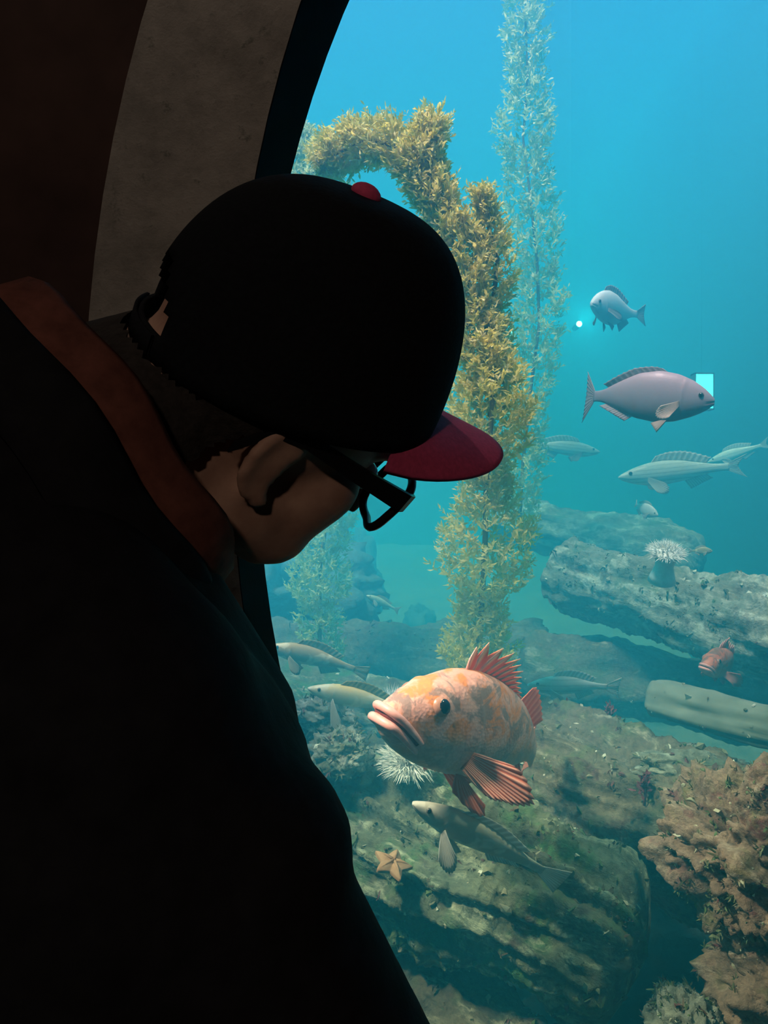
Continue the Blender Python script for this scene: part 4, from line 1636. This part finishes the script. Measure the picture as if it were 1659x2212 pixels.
parts += [capsule(nk0, NB + Vector((-0.01, 0, 0)), 0.060, 0.064), capsule(h(-0.06, 0, -0.02), NB + Vector((-0.03, 0.0, 0.02)), 0.046, 0.060),
          capsule(NB, chest, 0.07, 0.115), capsule(chest, waist, 0.115, 0.12), capsule(waist, pelvis, 0.12, 0.13),
          capsule(sh_r, sh_l, 0.055, 0.055), capsule(sh_r, el_r, 0.048, 0.040), capsule(el_r, wr_r, 0.040, 0.027),
          capsule(sh_l, el_l, 0.048, 0.040), capsule(el_l, wr_l, 0.040, 0.027),
          capsule(hip_r, kn_r, 0.082, 0.055), capsule(kn_r, an_r, 0.055, 0.038), capsule(hip_l, kn_l, 0.082, 0.055), capsule(kn_l, an_l, 0.055, 0.038)]
for an in (an_r, an_l):
    parts.append(capsule(an + Vector((0, 0, -0.04)) - TF * 0.03, an + TF * 0.14 + Vector((0, 0, -0.05)), 0.032, 0.026))
parts += hand(wr_r, (0.8, 0.35, -0.5), (-0.2, 0.9, -0.2), 1)
parts += hand(wr_l, (0.9, -0.05, -0.4), (0.0, -0.9, -0.3), -1)
body = pobj('body', remesh(parts, 0.0050, 6), M['skin'])
body['label'] = 'weathered skin of head, ear and neck'
for sd in (1, -1):
    V, F = ellipsoid((0.078, sd * 0.032, -0.006), (0.012, 0.013, 0.012), HM, 16, 10)
    e = pobj('eye', mesh_of('eye', V, F), plain('eye_white', (0.75, 0.72, 0.68), 0.2, 0.5, 0.05, 50, 0))
    V, F = ellipsoid((0.0855, sd * 0.032, -0.007), (0.0055, 0.0055, 0.0055), HM, 12, 8)
    pobj('iris', mesh_of('iris', V, F), M['pupil'], e)
    V, F = tube([h(0.090, sd * 0.012, 0.018), h(0.0955, sd * 0.028, 0.025), h(0.086, sd * 0.052, 0.020)], [0.004, 0.0055, 0.003], 8)
    pobj('eyebrow', mesh_of('eyebrow', V, F), M['beard'])

# hair round the back and sides of the head, white stubble under the jaw
hp = [ellipsoid((-0.020, 0, 0.005), (0.094, 0.0815, 0.070), HM), capsule(h(-0.052, 0, -0.030), NB + (nk0 - NB) * -0.3, 0.068, 0.084), capsule(nk0, NB + (nk0 - NB) * 0.3, 0.064, 0.068)]
m = remesh(hp, 0.004, 0)
bm = bmesh.new()
bm.from_mesh(m)
HI = HM.inverted()
kill = [v for v in bm.verts if (HI @ v.co).x > -0.022 - 0.6 * (0.01 - (HI @ v.co).z) or ((HI @ v.co).z > -0.004 and (HI @ v.co).x < -0.07)]
bmesh.ops.delete(bm, geom=kill, context='VERTS')
bm.to_mesh(m)
bm.free()
pobj('hair', m, M['hair'])
bp = [ellipsoid((0.070, 0, -0.1005), (0.0215, 0.0255, 0.0165), HM), ellipsoid((0.028, 0, -0.0835), (0.051, 0.0505, 0.0285), HM)]
m = remesh(bp, 0.004, 0)
bm = bmesh.new()
bm.from_mesh(m)
kill = [v for v in bm.verts if (HI @ v.co).z > -0.088 or (HI @ v.co).x < 0.0]
bmesh.ops.delete(bm, geom=kill, context='VERTS')
bm.to_mesh(m)
bm.free()
pobj('stubble', m, M['beard'])

# the cap
cap = empty('cap')
cap.parent = person
cap.matrix_world = CM
cap.matrix_parent_inverse = Matrix()
cap.matrix_basis = PINV @ CM
cap['label'] = 'black cap with maroon brim and button'
CA, CB, CH = 0.120, 0.093, 0.137


def crown_pt(th, v, grow=0.0):
    """th around (0 = front), v from rim 0 to top 1"""
    ph = v * PI / 2
    rr = math.cos(ph) ** 0.80
    zz = math.sin(ph) ** 0.95
    a = CA if math.cos(th) > 0 else 0.111
    seam = 1 - 0.008 * math.exp(-((((th / (PI / 3)) % 1.0) - 0.5) / 0.05) ** 2) * math.sin(ph * 2)
    x = (a + grow) * math.cos(th) * rr * seam
    y = (CB + grow) * math.sin(th) * rr * seam
    front = 0.5 + 0.5 * math.cos(th)
    z = (CH + grow) * zz + 0.012 * front * math.sin(ph * 2) - 0.004
    return Vector((x, y, z))


nth, nv = 96, 30
V, F = [], []
for j in range(nv + 1):
    for i in range(nth):
        V.append(crown_pt(2 * PI * i / nth, min(j / nv, 0.9995)))
for j in range(nv):
    for i in range(nth):
        i2 = (i + 1) % nth
        thm = 2 * PI * (i + 0.5) / nth
        dth = abs(thm - PI)
        zc = (V[j * nth + i].z + V[(j + 1) * nth + i].z) / 2
        yy = abs(CB * math.sin(dth))
        if dth < 0.7 and (yy / 0.042) ** 2 + (max(zc - 0.004, 0) / 0.052) ** 2 < 1 and zc > 0.012:
            continue                                                  # the half moon opening at the back
        F.append((j * nth + i, j * nth + i2, (j + 1) * nth + i2, (j + 1) * nth + i))
F.append(tuple(range(nv * nth, (nv + 1) * nth)))
o = obj('crown', mesh_of('crown', V, F), M['cap'], cap)
md = o.modifiers.new('cloth', 'SOLIDIFY')
md.thickness = 0.003
# strap across the opening
V, F = [], []
for i in range(25):
    th = PI - 0.42 + 0.84 * i / 24
    for k, (g, z) in enumerate(((0.001, -0.004), (0.003, -0.004), (0.003, 0.012), (0.001, 0.012))):
        p = crown_pt(th, 0.0, g)
        V.append((p.x, p.y, z))
for i in range(24):
    for k in range(4):
        k2 = (k + 1) % 4
        F.append((i * 4 + k, i * 4 + k2, (i + 1) * 4 + k2, (i + 1) * 4 + k))
obj('strap', mesh_of('strap', V, F), M['cap'], cap)
V, F = ellipsoid((0.003, 0, CH - 0.003), (0.0105, 0.0105, 0.007), None, 18, 10)
obj('button', mesh_of('button', V, F), M['maroon'], cap)
# the arched brim
V, F = [], []
nb, nr_ = 40, 14
BW, BLEN, DROP = 0.98, 0.078, 0.020
for layer in (0, 1):
    for j in range(nr_ + 1):
        q = j / nr_
        for i in range(nb + 1):
            th = -BW + 2 * BW * i / nb
            p = crown_pt(th, 0.0)
            ext = BLEN * q * max(math.cos(th / BW * PI / 2), 0.0) ** 0.55
            yy = p.y * (1 + 0.03 * q)
            x = p.x - 0.003 + ext
            arch = -DROP * (yy / (CB * math.sin(BW))) ** 2 * (0.35 + 0.65 * q) - 0.12 * ext
            V.append((x, yy, p.z + 0.008 + arch - layer * 0.0032))
W = nb + 1
S = (nr_ + 1) * W
for j in range(nr_):
    for i in range(nb):
        a = j * W + i
        F.append((a, a + W, a + W + 1, a + 1))
        F.append((S + a, S + a + 1, S + a + W + 1, S + a + W))
for i in range(nb):
    a = nr_ * W + i
    F.append((a, S + a, S + a + 1, a + 1))
    F.append((i, i + 1, S + i + 1, S + i))
obj('brim', mesh_of('brim', V, F), M['maroon'], cap)

# glasses
gls = empty('glasses')
gls.parent = person
gls.matrix_basis = PINV @ HM
gls['label'] = 'black rimmed glasses with thick temples'
fparts = []
LX, LW, LH = 0.110, 0.030, 0.0245
for sd in (1, -1):
    loop = []
    for k in range(36):
        a = 2 * PI * k / 36
        ca, sa = math.cos(a), math.sin(a)
        ey = math.copysign(abs(ca) ** 0.62, ca) * LW * (1 + 0.08 * sa)
        ez = math.copysign(abs(sa) ** 0.62, sa) * LH
        loop.append((LX - 0.010 * max(0, ey / LW) - 0.006 * (1 - ez / LH) * 0.5, sd * (0.0385 + ey), -0.010 + ez))
    V, F = tube(loop + [loop[0]], 0.0034, 8, False)
    fparts.append((V, F))
    V = [loop[i] for i in range(36)] + [tuple(Vector(p) + Vector((0.0015, 0, 0))) for p in loop]
    F = [tuple(range(35, -1, -1)), tuple(range(36, 72))] + [(i, (i + 1) % 36, 36 + (i + 1) % 36, 36 + i) for i in range(36)]
    obj('lens', mesh_of('lens', V, F), M['lens'], gls, False)
    # temple: a deep flat bar from the outer corner back to the ear
    hx = Vector((LX - 0.012, sd * (0.0385 + LW + 0.003), 0.004))
    path = [hx + Vector((0.006, -sd * 0.004, 0)), hx, Vector((0.05, sd * 0.0765, 0.007)), Vector((0.0, sd * 0.083, 0.012)), Vector((-0.022, sd * 0.083, 0.008)), Vector((-0.040, sd * 0.080, -0.018))]
    hh = [0.0075, 0.0080, 0.0062, 0.0050, 0.0045, 0.004]
    V, F = [], []
    for p, q in zip(path, hh):
        for (dy, dz) in ((-0.0018, -q), (0.0018, -q), (0.0018, q), (-0.0018, q)):
            V.append(p + Vector((0, dy, dz)))
    for i in range(len(path) - 1):
        for k in range(4):
            k2 = (k + 1) % 4
            F.append((i * 4 + k, i * 4 + k2, i * 4 + 4 + k2, i * 4 + 4 + k))
    F += [(3, 2, 1, 0), tuple(len(V) - 4 + k for k in range(4))]
    obj('temple', mesh_of('temple', V, F), M['frame'], gls, False)
V, F = tube([(LX + 0.001, -0.010, 0.002), (LX + 0.004, 0, 0.005), (LX + 0.001, 0.010, 0.002)], 0.0026, 8)
fparts.append((V, F))
obj('rims', mesh_of('rims', *merge(fparts)), M['frame'], gls)

ax = Vector((0.68, 0.42, 0.60)).normalized()
CC = at(232, 968, 0.53)
# jacket: thick, one piece with its sleeves
jp = [capsule(CC - ax * 0.09, chest + TF * 0.005, 0.110, 0.150), capsule(chest, waist + TF * 0.03, 0.150, 0.165),
      capsule(waist + TF * 0.03, pelvis + TF * 0.01, 0.165, 0.165), capsule(pelvis, pelvis + Vector((0, 0, -0.10)), 0.165, 0.17),
      capsule(chest + TRt * 0.09, waist + TRt * 0.08, 0.125, 0.125), capsule(chest - TRt * 0.09, waist - TRt * 0.08, 0.125, 0.125),
      capsule(waist + TRt * 0.08, pelvis + TRt * 0.09, 0.125, 0.135), capsule(waist - TRt * 0.08, pelvis - TRt * 0.09, 0.125, 0.135),
      capsule(sh_r, sh_l, 0.080, 0.070), capsule(CC - ax * 0.11, sh_r, 0.090, 0.078), capsule(CC - ax * 0.11, sh_l, 0.080, 0.070), ellipsoid(at(535, 1850, 0.39), (0.055, 0.06, 0.055)),
      capsule(sh_r, el_r, 0.076, 0.066), capsule(el_r, wr_r, 0.066, 0.050), capsule(sh_l, el_l, 0.070, 0.060), capsule(el_l, wr_l, 0.060, 0.046)]
pobj('jacket', remesh(jp, 0.009, 6), M['jacket'])
# collar band and jacket collar round the neck
for nm, off, r0, r1, hgt, mt in (('collar', -0.026, 0.112, 0.105, 0.038, 'shirt'), ('jacket_collar', -0.066, 0.126, 0.120, 0.046, 'jacket')):
    Mx = frame(CC + ax * off, ax, (0, 0, 1))
    V, F = [], []
    nn = 48
    for i in range(nn):
        a = 2 * PI * i / nn
        for (x, r) in ((0, r0), (hgt, r1), (hgt + 0.004, r1 - 0.004), (hgt, r1 - 0.008), (0, r0 - 0.008)):
            wob = 0.003 * math.sin(3 * a + 1) + 0.002 * math.sin(7 * a)
            V.append(Mx @ Vector((x + wob, (r + wob) * math.cos(a), (r * 1.12 + wob) * math.sin(a))))
    for i in range(nn):
        j = (i + 1) % nn
        for k in range(5):
            k2 = (k + 1) % 5
            F.append((i * 5 + k, i * 5 + k2, j * 5 + k2, j * 5 + k))
    pobj(nm, mesh_of(nm, V, F), M[mt])
tp = [capsule(hip_r, kn_r, 0.105, 0.078), capsule(kn_r, an_r + Vector((0, 0, 0.01)), 0.078, 0.066), capsule(hip_l, kn_l, 0.105, 0.078), capsule(kn_l, an_l + Vector((0, 0, 0.01)), 0.078, 0.066),
      capsule(pelvis + Vector((0, 0, 0.02)), pelvis + Vector((0, 0, -0.06)), 0.14, 0.14)]
pobj('trousers', remesh(tp, 0.010, 4), M['trouser'])
for an in (an_r, an_l):
    sp = [capsule(an + Vector((0, 0, -0.040)) - TF * 0.035, an + TF * 0.15 + Vector((0, 0, -0.047)), 0.043, 0.036), capsule(an + Vector((0, 0, -0.03)), an + Vector((0, 0, 0.03)), 0.046, 0.050)]
    pobj('shoe', remesh(sp, 0.006, 3), M['shoe'])
